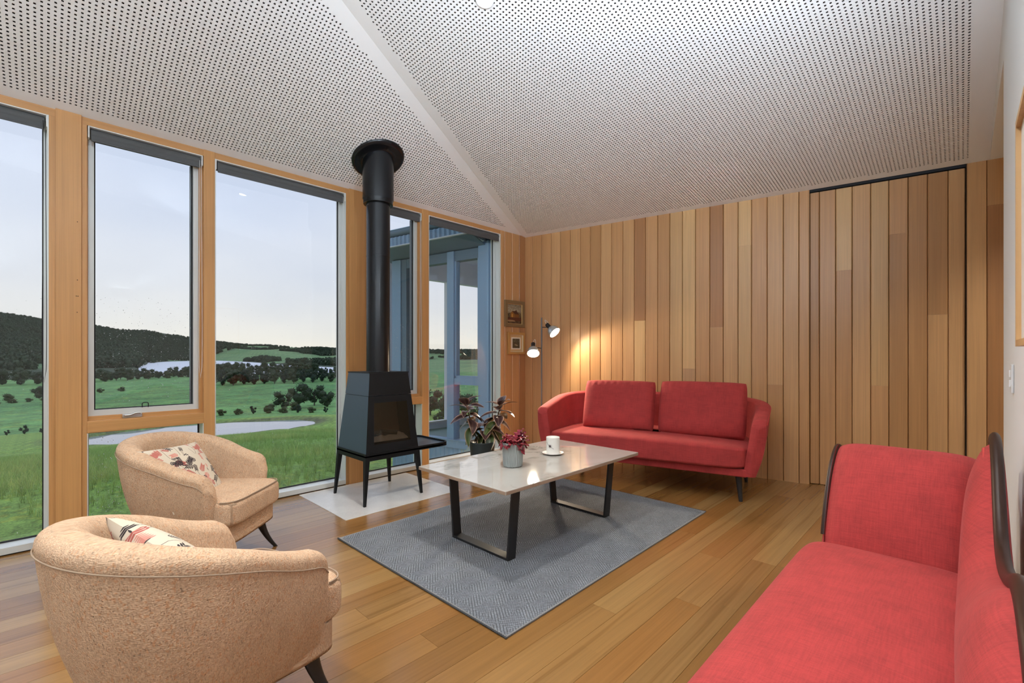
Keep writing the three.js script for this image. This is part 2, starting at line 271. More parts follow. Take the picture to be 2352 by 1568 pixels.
// ------------------------------------------------------------------ north wall: timber frame full of glass
const FZ = .03, GZ = -.09;   // face of the frame, plane of the glass
const bays = [['fixed', -3.4, -1.55], ['fixed', -1.35, .03], ['sash', .2, .822], ['fixed', .892, 1.899], ['sash', 2.095, 2.709], ['fixed', 2.789, 3.821]];
{
  const w = setting('wall_north', 'window wall of warm timber posts and rails'), r = rng(5);
  const wood = (name, g, grain = 1) => mesh(name, uvAlong(g, grain, r() * 4, r() * 4), M.joinery, w);
  // posts, with a proud facing board on the two wide ones
  wood('post', bx(XW - .1, -3.4, 0, H + .05, -.12, FZ)); wood('post', bx(-1.55, -1.35, 0, H + .05, -.12, FZ));
  wood('post', bx(.03, .2, 0, H + .05, -.12, FZ - .004)); wood('post_facing', rbx(.058, .174, 0, H + .03, FZ - .006, FZ + .008, .002));
  wood('mullion', rbx(.822, .892, 0, H + .05, -.12, FZ, .003));
  wood('post', bx(1.899, 2.095, 0, H + .05, -.12, FZ - .004)); wood('post_facing', rbx(1.926, 2.085, 0, H + .03, FZ - .006, FZ + .006, .002));
  wood('mullion', rbx(2.709, 2.789, 0, H + .05, -.12, FZ, .003));
  wood('head_rail', bx(XW - .1, 3.821, 2.6, H + .06, -.12, FZ - .003), 0);
  mesh('lintel', bx(XW - .1, 4.6, H + .05, H + .6, -.14, -.02), M.colorbondDark, w);
  // boarded end beside the corner
  mesh('wall_core', bx(3.821, 4.6, -.1, H + .06, -.14, .012), M.groove, w);
  const cuts = [3.821, 3.888, 4.016, 4.144, 4.262];
  for (let i = 0; i + 1 < cuts.length; i++) mesh('wall_board', board(cuts[i], cuts[i + 1], 0, H + .01, .012, FZ, r() * 4, r() * 4), M.timber[[0, 2, 0, 5][i]], w);
  // holes left by screws in the wide post
  for (const [y, x] of [[1.98, .155], [1.62, .155], [1.52, .150], [1.52, .158], [1.42, .154]]) { const g = new THREE.CylinderGeometry(.0028, .0028, .002, 8); g.rotateX(Math.PI / 2); g.translate(x, y, FZ + .0082); mesh('screw_hole', g, M.groove, w); }
}
function board(s0, s1, y0, y1, z0, z1, ou, ov, ch = .0050, gap = .0018) {   // vertical lining board with eased front edges
  const sh = new THREE.Shape(), a = s0 + gap, b = s1 - gap;
  sh.moveTo(a, z0); sh.lineTo(b, z0); sh.lineTo(b, z1 - ch); sh.lineTo(b - ch, z1); sh.lineTo(a + ch, z1); sh.lineTo(a, z1 - ch); sh.closePath();
  const g = new THREE.ExtrudeGeometry(sh, { depth: y1 - y0, bevelEnabled: false }); g.rotateX(-Math.PI / 2); g.scale(1, 1, -1);
  const ix = g.index; const p = g.attributes.position; // the mirrored faces are turned back
  for (let i = 0; i < p.count; i += 3) for (const at of [g.attributes.position, g.attributes.normal, g.attributes.uv]) { const n = at.itemSize; for (let k = 0; k < n; k++) { const t = at.array[(i + 1) * n + k]; at.array[(i + 1) * n + k] = at.array[(i + 2) * n + k]; at.array[(i + 2) * n + k] = t; } }
  g.translate(0, y0, 0); g.computeVertexNormals(); return uvAlong(g, 1, ou, ov);
}
// the windows themselves
const drops = new THREE.SphereGeometry(1, 6, 4);
bays.forEach(([kind, x0, x1], n) => {
  const w = setting('window_' + (n + 1), kind === 'fixed' ? 'tall fixed pane in a pale aluminium frame' : 'winding sash above a low fixed pane'), yb = .046, yt = 2.6;
  const al = (nm, ...b) => mesh(nm, bx(...b), M.alu, w), gk = (...b) => mesh('gasket', bx(...b), M.gasket, w);
  al('sill', x0, x1, 0.008, yb, -.12, FZ - .002); mesh('sill_shadow_gap', bx(x0, x1, 0, .008, -.11, FZ - .012), M.gasket, w);
  const pane = (a, b, c, d, z) => { const g = new THREE.PlaneGeometry(b - a, d - c); g.translate((a + b) / 2, (c + d) / 2, z); const m = mesh('pane', g, M.glass, w); m.castShadow = false;
    gk(a, b, c, c + .009, z - .006, z + .006); gk(b - .008, b, c, d, z - .006, z + .006); gk(a, a + .008, c, d, z - .006, z + .006); gk(a, b, d - .009, d, z - .006, z + .006);
    // rain on the outside
    if (n > 0) { const r = rng(90 + n * 7 + Math.round(c * 10)), cnt = n === 2 || n === 4 ? 260 : n === 5 ? 260 : 90, im = new THREE.InstancedMesh(drops, M.glassDrop ??= phys([.9, .92, .95], .05, { transmission: .35, thickness: .002, ior: 1.33 }), cnt), q = new THREE.Object3D(); im.name = 'rain_drops'; im.userData.kind = 'stuff'; im.userData.label = 'rain drops on the pane';
      for (let i = 0; i < cnt; i++) { const s = .0011 + r() * r() * .0016; q.position.set(lerp(a + .01, b - .01, r()), lerp(c + .02, Math.min(d - .02, 1.55), Math.pow(r(), .8)), z - .0015); q.scale.set(s, s * (1 + r() * .5), s * .6); q.updateMatrix(); im.setMatrixAt(i, q.matrix); } w.add(im); } };
  if (kind === 'fixed') {
    al('jamb', x0, x0 + .006, yb, yt, -.12, FZ - .002); al('jamb', x1 - .006, x1, yb, yt, -.12, FZ - .002);
    al('frame', x1 - .022, x1 - .006, yb, yt, -.12, -.055); al('frame', x0 + .006, x0 + .022, yb, yt, -.12, -.055); al('frame', x0, x1, yt - .03, yt, -.12, -.055);
    pane(x0 + .02, x1 - .02, yb, yt - .03, GZ);
  } else {
    const wood = (nm, g, gr) => mesh(nm, uvAlong(g, gr, x0 * 3, n), M.joinery, w);
    wood('transom', rbx(x0 - .001, x1 + .001, .662, .738, -.12, FZ + .001, .004), 0); wood('stop_bead', bx(x0, x1, .738, .764, -.11, -.012), 0);
    wood('stop_bead', bx(x1 - .020, x1, .764, yt, -.11, -.012), 1); wood('stop_bead', bx(x0, x0 + .006, .764, yt, -.11, -.012), 1);
    al('jamb', x1 - .006, x1, yb, .662, -.12, FZ - .002); al('jamb', x0, x0 + .006, yb, .662, -.12, FZ - .002);
    const a = x0 + .006, b = x1 - .020, z0 = -.075, z1 = -.035;
    al('sash_stile', a, a + .030, .764, yt, z0, z1); al('sash_stile', b - .030, b, .764, yt, z0, z1); al('sash_rail', a + .03, b - .03, .764, .80, z0, z1); al('sash_rail', a + .03, b - .03, 2.54, yt, z0, z1);
    mesh('sash_edge', bx(b - .042, b - .03, .80, 2.54, z0 - .03, z0 + .004), M.aluDark, w); mesh('sash_edge', bx(a + .03, a + .036, .80, 2.54, z0 - .03, z0 + .004), M.aluDark, w);
    pane(a + .03, b - .03, .797, 2.545, -.068); pane(x0 + .006, x1 - .006, yb, .662, GZ);
    // winder
    if (n === 2) {
      const cx = .424, hd = new THREE.Group(); hd.name = 'winder'; hd.userData.label = 'brushed metal winder with folded handle'; w.add(hd);
      mesh('winder_body', rbx(cx - .052, cx + .052, .738, .766, -.03, .006, .006), M.steel, hd);
      mesh('winder_handle', tube([[cx - .04, .758, .012], [cx - .01, .760, .016], [cx + .012, .769, .016], [cx + .042, .768, .011]], .0055, 20, 8), M.steel, hd);
      mesh('stay_latch', tube([[cx + .055, .80, -.028], [cx + .057, .83, -.028], [cx + .085, .83, -.028], [cx + .087, .80, -.028]], .003, 16, 6), M.gasket, w);
    }
    mesh('hinge', bx(x1 - .016, x1 - .004, 1.0, 1.09, -.034, -.022), M.steel, w); mesh('hinge', bx(x1 - .016, x1 - .004, 2.05, 2.14, -.034, -.022), M.steel, w);
  }
});
// roller blinds, wound up under the head
[[1, 'leftmost'], [2, 'casement'], [3, 'big pane'], [4, 'flue'], [5, 'corner']].forEach(([n, k]) => {
  const [, x0, x1] = bays[n];
  const lab = { leftmost: 'rolled charcoal blind over the leftmost window, left of the wide post', casement: 'rolled charcoal blind over the window with the winder', 'big pane': 'rolled charcoal blind over the big pane left of the stove flue', flue: 'rolled charcoal blind partly hidden behind the black flue', corner: 'rolled charcoal blind over the window nearest the corner' }[k];
  const b = thing('roller_blind', lab, 'blind', [(x0 + x1) / 2, 2.56, -.008], 0, 'roller blinds'), L = (x1 - x0) / 2 - .008;
  const c = new THREE.CylinderGeometry(.032, .032, 2 * L - .02, 20); c.rotateZ(Math.PI / 2); mesh('roll', c, M.blind, b);
  mesh('fabric', bx(-L + .012, L - .012, -.040, 0, .026, .0275), M.blind, b); mesh('bottom_bar', rbx(-L + .012, L - .012, -.052, -.038, .022, .031, .003), M.blind, b);
  mesh('head_profile', bx(-L, L, .034, .040, -.02, .034), M.blindRail, b);
  for (const s of [-1, 1]) mesh('bracket', rbx(s * L - .004, s * L + .004, -.034, .040, -.03, .034, .002), M.blindRail, b);
  const ch = tube([[L - .006, 0, .034], [L - .005, -.4, .034], [L - .006, -1.55, .034], [L - .011, -1.57, .034], [L - .016, -1.55, .034], [L - .015, -.4, .034], [L - .016, 0, .034]], .0016, 40, 5);
  mesh('bead_chain', ch, n === 1 ? M.gasket : M.blindRail, b);
});

// ------------------------------------------------------------------ east wall: vertical boards, a sliding leaf set back in it
{
  const w = setting('wall_east', 'wall of vertical cedar lining boards'); w.position.set(TC[0], 0, TC[1]); w.rotation.y = twTurn;
  const d = setting('door_1', 'sliding door leaf clad in the same vertical boards'); d.position.copy(w.position); d.rotation.y = twTurn;
  const r = rng(77);
  mesh('wall_core', bx(-.2, 5.9, -.1, H + .4, -.16, -.062), M.groove, w); mesh('wall_core', bx(-.2, 3.03, -.1, H + .1, -.062, -.019), M.groove, w); mesh('wall_core', bx(4.054, 5.9, -.1, H + .1, -.062, -.019), M.groove, w);
  const cuts = [.0, .134, .265, .399, .523, .656, .785, .911, 1.039, 1.168, 1.299, 1.427, 1.551, 1.681, 1.807, 1.933, 2.061, 2.196, 2.32, 2.451, 2.567, 2.698, 2.828, 2.95, 3.03];
  const joints = { 11: [1.531, 5, 3], 15: [1.019, 3, 4], 17: [1.434, 5, 0], 19: [2.205, 3, 6], 21: [.883, 1, 2] };
  const tone = [0, 2, 0, 1, 0, 1, 0, 2, 1, 0, 1, 5, 0, 2, 6, 3, 0, 5, 1, 6, 0, 6, 1, 0];
  for (let i = 0; i + 1 < cuts.length; i++) {
    const j = joints[i], put = (y0, y1, t) => mesh('wall_board', board(cuts[i], cuts[i + 1], y0, y1, -.018, 0, r() * 4, r() * 4), M.timber[t], w);
    if (j) { put(0, j[0] - .0004, j[2]); put(j[0] + .0004, H + .015, j[1]); } else put(0, H + .015, tone[i]);
  }
  const reveal = bx(3.022, 3.03, 0, H + .01, -.06, -.018); mesh('end_reveal', uvAlong(reveal, 1), M.timber[2], w);
  const more = [4.054, 4.164, 4.292, 4.42, 4.548, 4.676, 4.80, 4.93, 5.06, 5.19, 5.32, 5.45, 5.58, 5.7];
  for (let i = 0; i + 1 < more.length; i++) { if (i === 1) { mesh('wall_board', board(more[i], more[i + 1], 0, 2.2876, -.018, 0, r(), r()), M.timber[5], w); mesh('wall_board', board(more[i], more[i + 1], 2.2884, H + .015, -.018, 0, r(), r()), M.timber[0], w); } else mesh('wall_board', board(more[i], more[i + 1], 0, H + .015, -.018, 0, r() * 3, r() * 3), M.timber[[1, 0, 0, 2][i % 4]], w); }
  const dc = [3.032, 3.104, 3.224, 3.34, 3.467, 3.587, 3.71, 3.83, 3.953, 4.052], dj = { 2: [1.895, 3, 0], 5: [2.16, 0, 2], 7: [1.478, 2, 1], 4: [.898, 6, 0] }, dt = [2, 0, 0, 1, 6, 0, 2, 0, 1];
  for (let i = 0; i + 1 < dc.length; i++) { const put = (y0, y1, t) => mesh('door_board', board(dc[i], dc[i + 1], y0, y1, -.058, -.036, r() * 4, r() * 4), M.timber[t], d); const j = dj[i]; if (j) { put(.006, j[0], j[2]); put(j[0] + .0006, H - .022, j[1]); } else put(.006, H - .022, dt[i]); }
  mesh('door_track', bx(3.03, 4.054, H - .012, H + .02, -.06, -.036), M.gasket, d);
}
// corner bead between the two lined walls
// ------------------------------------------------------------------ south wall with the opening to the hall, west wall, hall
{
  const w = setting('wall_south', 'white plaster wall behind the chaise'), E = 3.372;
  mesh('plaster', bx(XW - .1, E, 0, 4.6, ZS, ZS + .1), M.white, w);
  // gable panel over the opening up to the sloping ceiling
  const s = new THREE.Shape(); s.moveTo(E, H); s.lineTo(5.06, H); s.lineTo(5.06, H + .05); s.lineTo(E, 3.3); s.closePath();
  const g = new THREE.ExtrudeGeometry(s, { depth: .1, bevelEnabled: false }); g.translate(0, 0, ZS); mesh('gable_panel', g, M.white, w);
  const w2 = setting('wall_west', 'plain white end wall'); mesh('plaster', bx(XW - .1, XW, 0, 4.6, -.12, ZS + .1), M.white, w2);
  const w3 = setting('wall_hall', 'cream hall walls'); mesh('plaster', bx(1.5, 5.8, 0, H + .1, 5.6, 5.7), M.cream, w3); mesh('plaster', bx(1.4, 1.5, 0, H + .1, ZS + .1, 5.7), M.cream, w3);
}

// ------------------------------------------------------------------ lamps in the ceilings
function downlight(x, z, y, slope, label, power, angle = 1.12) {
  const t = thing('downlight', label, 'light', [x, y, z], 0, 'recessed ceiling lights');
  const n = V3(-slope[0], 1, -slope[1]).normalize(); t.quaternion.setFromUnitVectors(V3(0, 1, 0), n);
  mesh('trim_ring', lathe([[.038, .004], [.040, -.003], [.050, -.004], [.052, .003]], 28), M.white, t);
  const dsc = new THREE.CircleGeometry(.038, 28); dsc.rotateX(Math.PI / 2); dsc.translate(0, -.0006, 0);
  mesh('lens', dsc, new THREE.MeshStandardMaterial({ color: 0xffffff, emissive: new THREE.Color(1, .93, .82), emissiveIntensity: 14 }), t);
  const l = new THREE.SpotLight(lin(1, .95, .87), power, 0, angle, .85, 2); l.castShadow = true; l.shadow.radius = 1.6; l.position.set(x, y - .012, z); l.target.position.set(x, 0, z); scene.add(l, l.target); l.name = numbered('downlight_beam'); l.target.name = numbered('beam_aim');
}
const dl = (x, z, label, p) => { const left = yLeft(x, z) < yRight(x, z); downlight(x, z, (left ? yLeft : yRight)(x, z) - .001, left ? [0, A1] : [B1 * TN[0], B1 * TN[1]], label, p); };
const PW = 7, UPW = 40;
dl(1.70, 2.085, 'lit ceiling light at the top edge, above the coffee table', 11);
dl(1.55, 3.35, 'added ceiling light above the chaise, out of the picture', 5); dl(.05, 3.3, 'added ceiling light above the camera, out of the picture', PW); dl(-.15, 1.75, 'added ceiling light above the armchairs, out of the picture', PW);  // these and the west-end pair are added lamps that brighten room and ceiling
dl(-1.9, 1.75, 'added ceiling light at the west end near the windows, out of the picture', PW); dl(-1.9, 3.2, 'added ceiling light at the west end near the wall, out of the picture', PW);
downlight(4.1, 4.85, H, [0, 0], 'ceiling light in the hall behind the white wall', 9);

// added, made-up uplighters on the south wall, out of view: they brighten the ceiling
for (const [x, lab] of [[-2.2, 'added white uplighter near the west end to brighten the ceiling, out of the picture'], [-.7, 'added white uplighter behind the camera to brighten the ceiling, out of the picture'], [.75, 'added white uplighter before the chaise to brighten the ceiling, out of the picture']]) {
  const t = thing('added_uplighter', lab, 'light', [x, 2.0, ZS - .0005], 0, 'added wall uplighters');
  const sh = new THREE.CylinderGeometry(.11, .07, .12, 32, 1, true, Math.PI / 2, Math.PI), bo = new THREE.CircleGeometry(.07, 24, Math.PI, Math.PI); bo.rotateX(-Math.PI / 2); bo.scale(1, 1, -1); bo.translate(0, -.06, 0);
  mesh('shade', sh, std([.8, .8, .78], .6, { side: THREE.DoubleSide }), t); mesh('back_plate', bx(-.05, .05, -.06, .06, -.006, 0), M.white, t);
  mesh('tube', bar([-.05, .02, -.045], [.05, .02, -.045], .012), new THREE.MeshStandardMaterial({ color: 0xffffff, emissive: new THREE.Color(.94, .97, 1), emissiveIntensity: 8 }), t);
  const l = new THREE.SpotLight(lin(.80, .94, 1.08), x > 0 ? UPW * 1.35 : UPW, 0, x > 0 ? .92 : 1.25, .9, 2); l.castShadow = true; l.shadow.radius = 3; l.position.set(x, 2.03, ZS - .05); x > 0 ? l.target.position.set(3.3, 3.35, 1.7) : l.target.position.set(x + .6, 3.5, ZS - 1.4); l.name = numbered('added_uplighter_beam'); l.target.name = numbered('added_uplighter_aim'); scene.add(l, l.target);
}
// ------------------------------------------------------------------ upholstered horseshoe shell: plan path, leaning sides, rounded top
function shell({ path, n = 72, yb, top, th, lean, rad = 1, us = 1 }) {
  // path(u) -> {x, z, nx, nz, s}; profile: outside up, over the top, inside down
  const prof = [], m = 12; for (let i = 0; i <= 10; i++) prof.push([1, i / 10, 0]); for (let i = 1; i < m; i++) prof.push([Math.cos(i / m * Math.PI), 1, Math.sin(i / m * Math.PI)]); for (let i = 10; i >= 0; i--) prof.push([-1, i / 10, 0]);
  const at = (u, k) => {
    const p = path(u), yt = top(u), t = typeof th === 'function' ? th(u) : th, [sd, hh, rr] = prof[k], y = yb + (yt - t / 2 - yb) * hh + rr * t / 2 * rad, off = sd * t / 2 + lean * (y - yb) * (sd < 0 ? .8 : 1) + (sd > 0 ? .02 * Math.sin(hh * Math.PI) : 0) - .012;
    const ye = yt - t / 2, vl = rr > 0 ? ye + t / 2 * Math.acos(clamp(sd, -1, 1)) : sd > 0 ? y : ye + t / 2 * Math.PI + (ye - y); return [p.x + p.nx * off, y, p.z + p.nz * off, p.s * us, vl];
  };
  const K = prof.length - 1, g = surf(n, K, (u, v) => at(u, Math.round(v * K)));
  // ends closed by slightly domed caps
  const caps = [0, 1].map((e) => { const c = at(e, 0), d = at(e, K), P = path(e), tx = (e ? 1 : -1) * P.tx, tz = (e ? 1 : -1) * P.tz; return surf(K, 6, (u, v) => { const a = at(e, Math.round((e ? 1 - u : u) * K)), mx = (c[0] + d[0]) / 2 + ((a[1] - yb) * lean) * P.nx * .9, mz = (c[2] + d[2]) / 2 + ((a[1] - yb) * lean) * P.nz * .9, my = lerp(a[1], Math.min(a[1], top(e) - .06), v), q = Math.sin(v * Math.PI / 2) * .022; return [lerp(a[0], mx, v) + tx * q, my, lerp(a[2], mz, v) + tz * q, a[0] + a[2], my]; }); });
  return merge([g, ...caps.map(uvBox)]);
}
function horseshoe(w, b, xa, e = 2) {   // arms along +x, open in front; u from right arm end (z = -w) round the back to z = +w
  const pts = []; const N = 160;
  for (let i = 0; i <= 30; i++) pts.push([lerp(xa, 0, i / 30), -w]);
  for (let i = 1; i < N; i++) { const t = -Math.PI / 2 + Math.PI * i / N, c = Math.pow(Math.cos(t), 2 / e), s = Math.sign(Math.sin(t)) * Math.pow(Math.abs(Math.sin(t)), 2 / e); pts.push([-b * c, w * s]); }
  for (let i = 0; i <= 30; i++) pts.push([lerp(0, xa, i / 30), w]);
  const L = [0]; for (let i = 1; i < pts.length; i++) L.push(L[i - 1] + Math.hypot(pts[i][0] - pts[i - 1][0], pts[i][1] - pts[i - 1][1]));
  const T = L[L.length - 1];
  return (u) => { const s = u * T; let i = 1; while (i < L.length - 1 && L[i] < s) i++; const a = pts[i - 1], c = pts[i], f = clamp((s - L[i - 1]) / (L[i] - L[i - 1] || 1)), x = lerp(a[0], c[0], f), z = lerp(a[1], c[1], f); const i0 = Math.max(0, i - 3), i1 = Math.min(pts.length - 1, i + 2); let tx = pts[i1][0] - pts[i0][0], tz = pts[i1][1] - pts[i0][1]; const l = Math.hypot(tx, tz); tx /= l; tz /= l; return { x, z, nx: tz * -1 * -1 * -1, nz: tx, tx, tz, s, T }; };
}

// ------------------------------------------------------------------ the two tub armchairs
function armchair(label, x, z, a) {
  const t = thing('armchair', label, 'armchair', [x, 0, z], -a, 'tub armchairs');
  const lean = .24, yb = .205, w0 = .353, hb = .742, ha = .545;
  const P = horseshoe(w0 - .154, .349 - .144, .218, 2.25);
  const top = (u) => { const p = P(u), s = sstep(0, 1, (.249 - p.x) / .598), e = Math.min(u, 1 - u) * p.T, y = lerp(ha, hb, s) + .004; return y - (e < .05 ? (.05 - Math.sqrt(Math.max(0, .05 * .05 - (.05 - e) ** 2))) * .95 : 0); };
  mesh('shell', shell({ path: P, yb, top, th: (u) => .072 + .016 * Math.sin(u * Math.PI), lean, n: 110, us: 1.45 }), M.boucle, t);
  // seat: crowned cushion, round at the back, square at the front
  const outline = (th) => { const c = Math.cos(th), s = Math.sin(th), e = c > 0 ? .20 : .62; return [Math.sign(c) * Math.pow(Math.abs(c), e) * (c > 0 ? .325 + .02 * Math.cos(s * 1.4) : .225), Math.sign(s) * Math.pow(Math.abs(s), .34) * (.238 + (c > 0 ? .034 * c : 0))]; };
  const seat = surf(64, 20, (u, v) => { const th = u * 2 * Math.PI, o = outline(-th), q = (v - .5) * Math.PI, k = Math.pow(Math.max(0, Math.cos(q)), q > 0 ? .20 : .10), y = .352 + .070 * Math.sign(Math.sin(q)) * Math.pow(Math.abs(Math.sin(q)), .42), crown = y > .352 ? .020 * (1 - k) : 0, r = v === 0 || v === 1 ? 0 : k; return [o[0] * r * 1.0, y + crown, o[1] * r, o[0] * r, o[1] * r + y]; }, { closeU: true });
  mesh('seat_cushion', uvBox(seat), M.boucle, t);
  const pip = [], pip2 = []; for (let i = 0; i < 26; i++) { const o = outline(-1.2 + 2.4 * i / 25); pip.push([o[0] * .972, .4135, o[1] * .972]); } mesh('piping', tube(pip, .0028, 60, 6), M.bouclePiping, t);
  const rim = []; for (let i = 0; i <= 60; i++) { const u = .005 + .99 * i / 60, p = P(u), y = top(u) - .046, off = .028 + .008 * Math.sin(u * Math.PI) + lean * (y - yb); rim.push([p.x + p.nx * off, y, p.z + p.nz * off]); } mesh('piping', tube(rim, .002, 120, 6), M.bouclePiping, t);
  const base = surf(64, 10, (u, v) => { const th = u * 2 * Math.PI, o = outline(-th), k = v < .1 || v > .9 ? .97 : 1, r = (v === 0 || v === 1) ? 0 : k; return [o[0] * (o[0] < 0 ? .80 : .93) * r - .01, lerp(.192, .290, clamp((v - .1) / .8)), o[1] * (o[0] < 0 ? .86 : .97) * r, th * .3, v * .1]; }, { closeU: true });
  mesh('base_rail', base, M.boucle, t);
  // sabre legs
  for (const [sx, sz] of [[1, 1], [1, -1], [-1, 1], [-1, -1]]) {
    const g = surf(12, 12, (u, v) => { const ang = u * 2 * Math.PI, y = .212 * (1 - v), k = v, w = lerp(.046, .020, Math.pow(v, .6)), d = lerp(.085, .024, Math.pow(v, .5)), cx = (sx > 0 ? .225 : -.125) + sx * (.02 * v + .055 * v * v) * .9, cz = sz * ((sx > 0 ? .185 : .125) + .012 * v + .05 * v * v); return [cx + d * .5 * Math.cos(ang) * (sx), y, cz + w * .5 * Math.sin(ang) * sx]; }, { closeU: true });
    mesh('leg', g, M.blackWood, t); 
  }
  return t;
}
armchair('beige woven tub armchair by the window, seat facing the room', .61, .95, .798);
armchair('beige woven tub armchair in the foreground, seen from behind', .337, 2.332, -.279);

// ------------------------------------------------------------------ patterned cushions
function canvas(w, h, f) { const c = document.createElement('canvas'); c.width = w; c.height = h; const x = c.getContext('2d'); f(x, w, h); const t = new THREE.CanvasTexture(c); t.colorSpace = THREE.SRGBColorSpace; t.wrapS = t.wrapT = THREE.RepeatWrapping; return t; }
const leafPrint = canvas(512, 512, (x, w, h) => {
  x.fillStyle = '#cdbfaa'; x.fillRect(0, 0, w, h); const r = rng(31);
  const frond = (cx, cy, a, L, col, n = 6) => { x.save(); x.translate(cx, cy); x.rotate(a); x.fillStyle = col; for (let i = 0; i < n; i++) for (const s of [-1, 1]) { x.save(); x.translate(L * (i / n) * .9, 0); x.rotate(s * (.55 + .35 * (1 - i / n))); x.beginPath(); x.ellipse(L * .2, 0, L * .22, L * .055, 0, 0, 7); x.fill(); x.restore(); } x.restore(); };
  x.lineWidth = 3; x.strokeStyle = '#4a3a38'; for (let i = 0; i < 12; i++) { x.beginPath(); const a = r() * w, b = r() * h; x.moveTo(a, b); x.bezierCurveTo(a + 60 * (r() - .5), b + 60, a + 90 * (r() - .5), b + 110, a + 120 * (r() - .5), b + 170); x.stroke(); }
  for (let i = 0; i < 20; i++) frond(r() * w, r() * h, r() * 6.28, 60 + r() * 45, ['#b5695c', '#c98273', '#a8594f'][i % 3], 6);
  for (let i = 0; i < 20; i++) frond(r() * w, r() * h, r() * 6.28, 60 + r() * 45, ['#2c2326', '#352a2c'][i % 2], 5);
});
function pillow(a, b, d, nu = 40) {   // a by b soft square, thin corners
  return merge([1, -1].map((s) => surf(nu, nu, (u, v) => { if (s < 0) u = 1 - u; const x = (u - .5) * 2, y = (v - .5) * 2, e = Math.pow(Math.max(0, (1 - x * x) * (1 - y * y)), .42), pin = 1 - .07 * (1 - x * x) * y * y - .0, pin2 = 1 - .07 * (1 - y * y) * x * x; return [x * a / 2 * pin2, y * b / 2 * pin, s * d / 2 * e, s > 0 ? u : u, v]; })));
}
leafPrint.repeat.set(1.35, 1.35);
const cushMat = std([.92, .92, .92], .9, { map: leafPrint });
{
  const c = mesh('scatter_cushion', pillow(.37, .37, .13), cushMat); c.position.set(.535, .515, 1.005); c.quaternion.setFromEuler(new THREE.Euler(-.62, .70, -.06, 'YXZ')); tag(c, 'leaf-print cushion in cream, black and pink on the armchair by the window', 'cushion', 'leaf-print cushions');
  const d = mesh('scatter_cushion', pillow(.37, .37, .13), cushMat); d.position.set(.285, .515, 2.345); d.quaternion.setFromEuler(new THREE.Euler(-.62, 1.85, .36, 'YXZ')); tag(d, 'leaf-print cushion half hidden in the foreground armchair', 'cushion', 'leaf-print cushions');
}

// ------------------------------------------------------------------ red sofa against the timber wall
const SA = THREE.MathUtils.degToRad(76), SL = [Math.cos(SA), Math.sin(SA)], SN = [-Math.sin(SA), Math.cos(SA)];
const sofaAt = [3.79 - .775 * SL[0] - .02 * SN[0], 2.70 - .775 * SL[1] - .02 * SN[1]];   // middle of the front
{
  const t = thing('sofa', 'red velvet two-seat sofa with curved arms against the timber wall', 'sofa', [sofaAt[0], 0, sofaAt[1]], Math.atan2(-SL[1], SL[0]));
  // local: x along the sofa, z toward the room; shell path wants arms along +x, so build turned
  const w0 = .872, b = .40, xa = .36, P0 = horseshoe(w0, b, xa, 3.4), yb = .215;
  const top = (u) => { const p = P0(u), s = clamp((xa - p.x) / (xa + b * .95)), e = Math.min(u, 1 - u) * p.T; return lerp(.668, .80, s * (1.15 - .15 * s)) - (e < .05 ? (.05 - Math.sqrt(Math.max(0, .0025 - (.05 - e) ** 2))) * .5 : 0); };
  const sh = shell({ path: P0, yb, top, th: .088, lean: .19, n: 150, rad: .55 }); sh.rotateY(-Math.PI / 2); sh.translate(0, 0, -xa); mesh('back_and_arms', sh, M.red, t);
  const seat = softBlock(.852, .088, .40, .22, .16, 72, 24, (x, y, z) => [x, y + .352 + (y > 0 ? .018 * (1 - (x / .86) ** 2) : 0), z - .355 + .035 * (1 - (x / .86) ** 2) * (z > 0 ? z / .4 : 0)]); mesh('seat_cushion', seat, M.red, t);
  mesh('seat_deck', uvBox(rbx(-.80, .80, .26, .418, -.74, -.28, .02)), M.red, t);
  mesh('base_rail', uvBox(rbx(-.845, .845, .205, .268, -.74, .012, .012)), M.red, t);
  const pipe = []; for (let i = 0; i <= 40; i++) { const u = .004 + .30 * i / 40; const p = P0(u), y = top(u) - .0425, off = .0335 + .19 * (y - yb); pipe.push([-(p.z + p.nz * off), y, p.x + p.nx * off - xa]); } 
  for (const s of [1, -1]) mesh('piping', tube(pipe.map(([x, y, z]) => [x * s, y, z]), .0035, 60, 6), M.redPiping, t);
  for (const [x, z] of [[-.78, -.07], [.78, -.07], [-.78, -.68], [.78, -.68]]) mesh('leg', bar([x + Math.sign(x) * .018, 0, z + (z > -.3 ? .018 : -.018)], [x, .21, z], .014, .026, 16), M.blackWood, t);
}
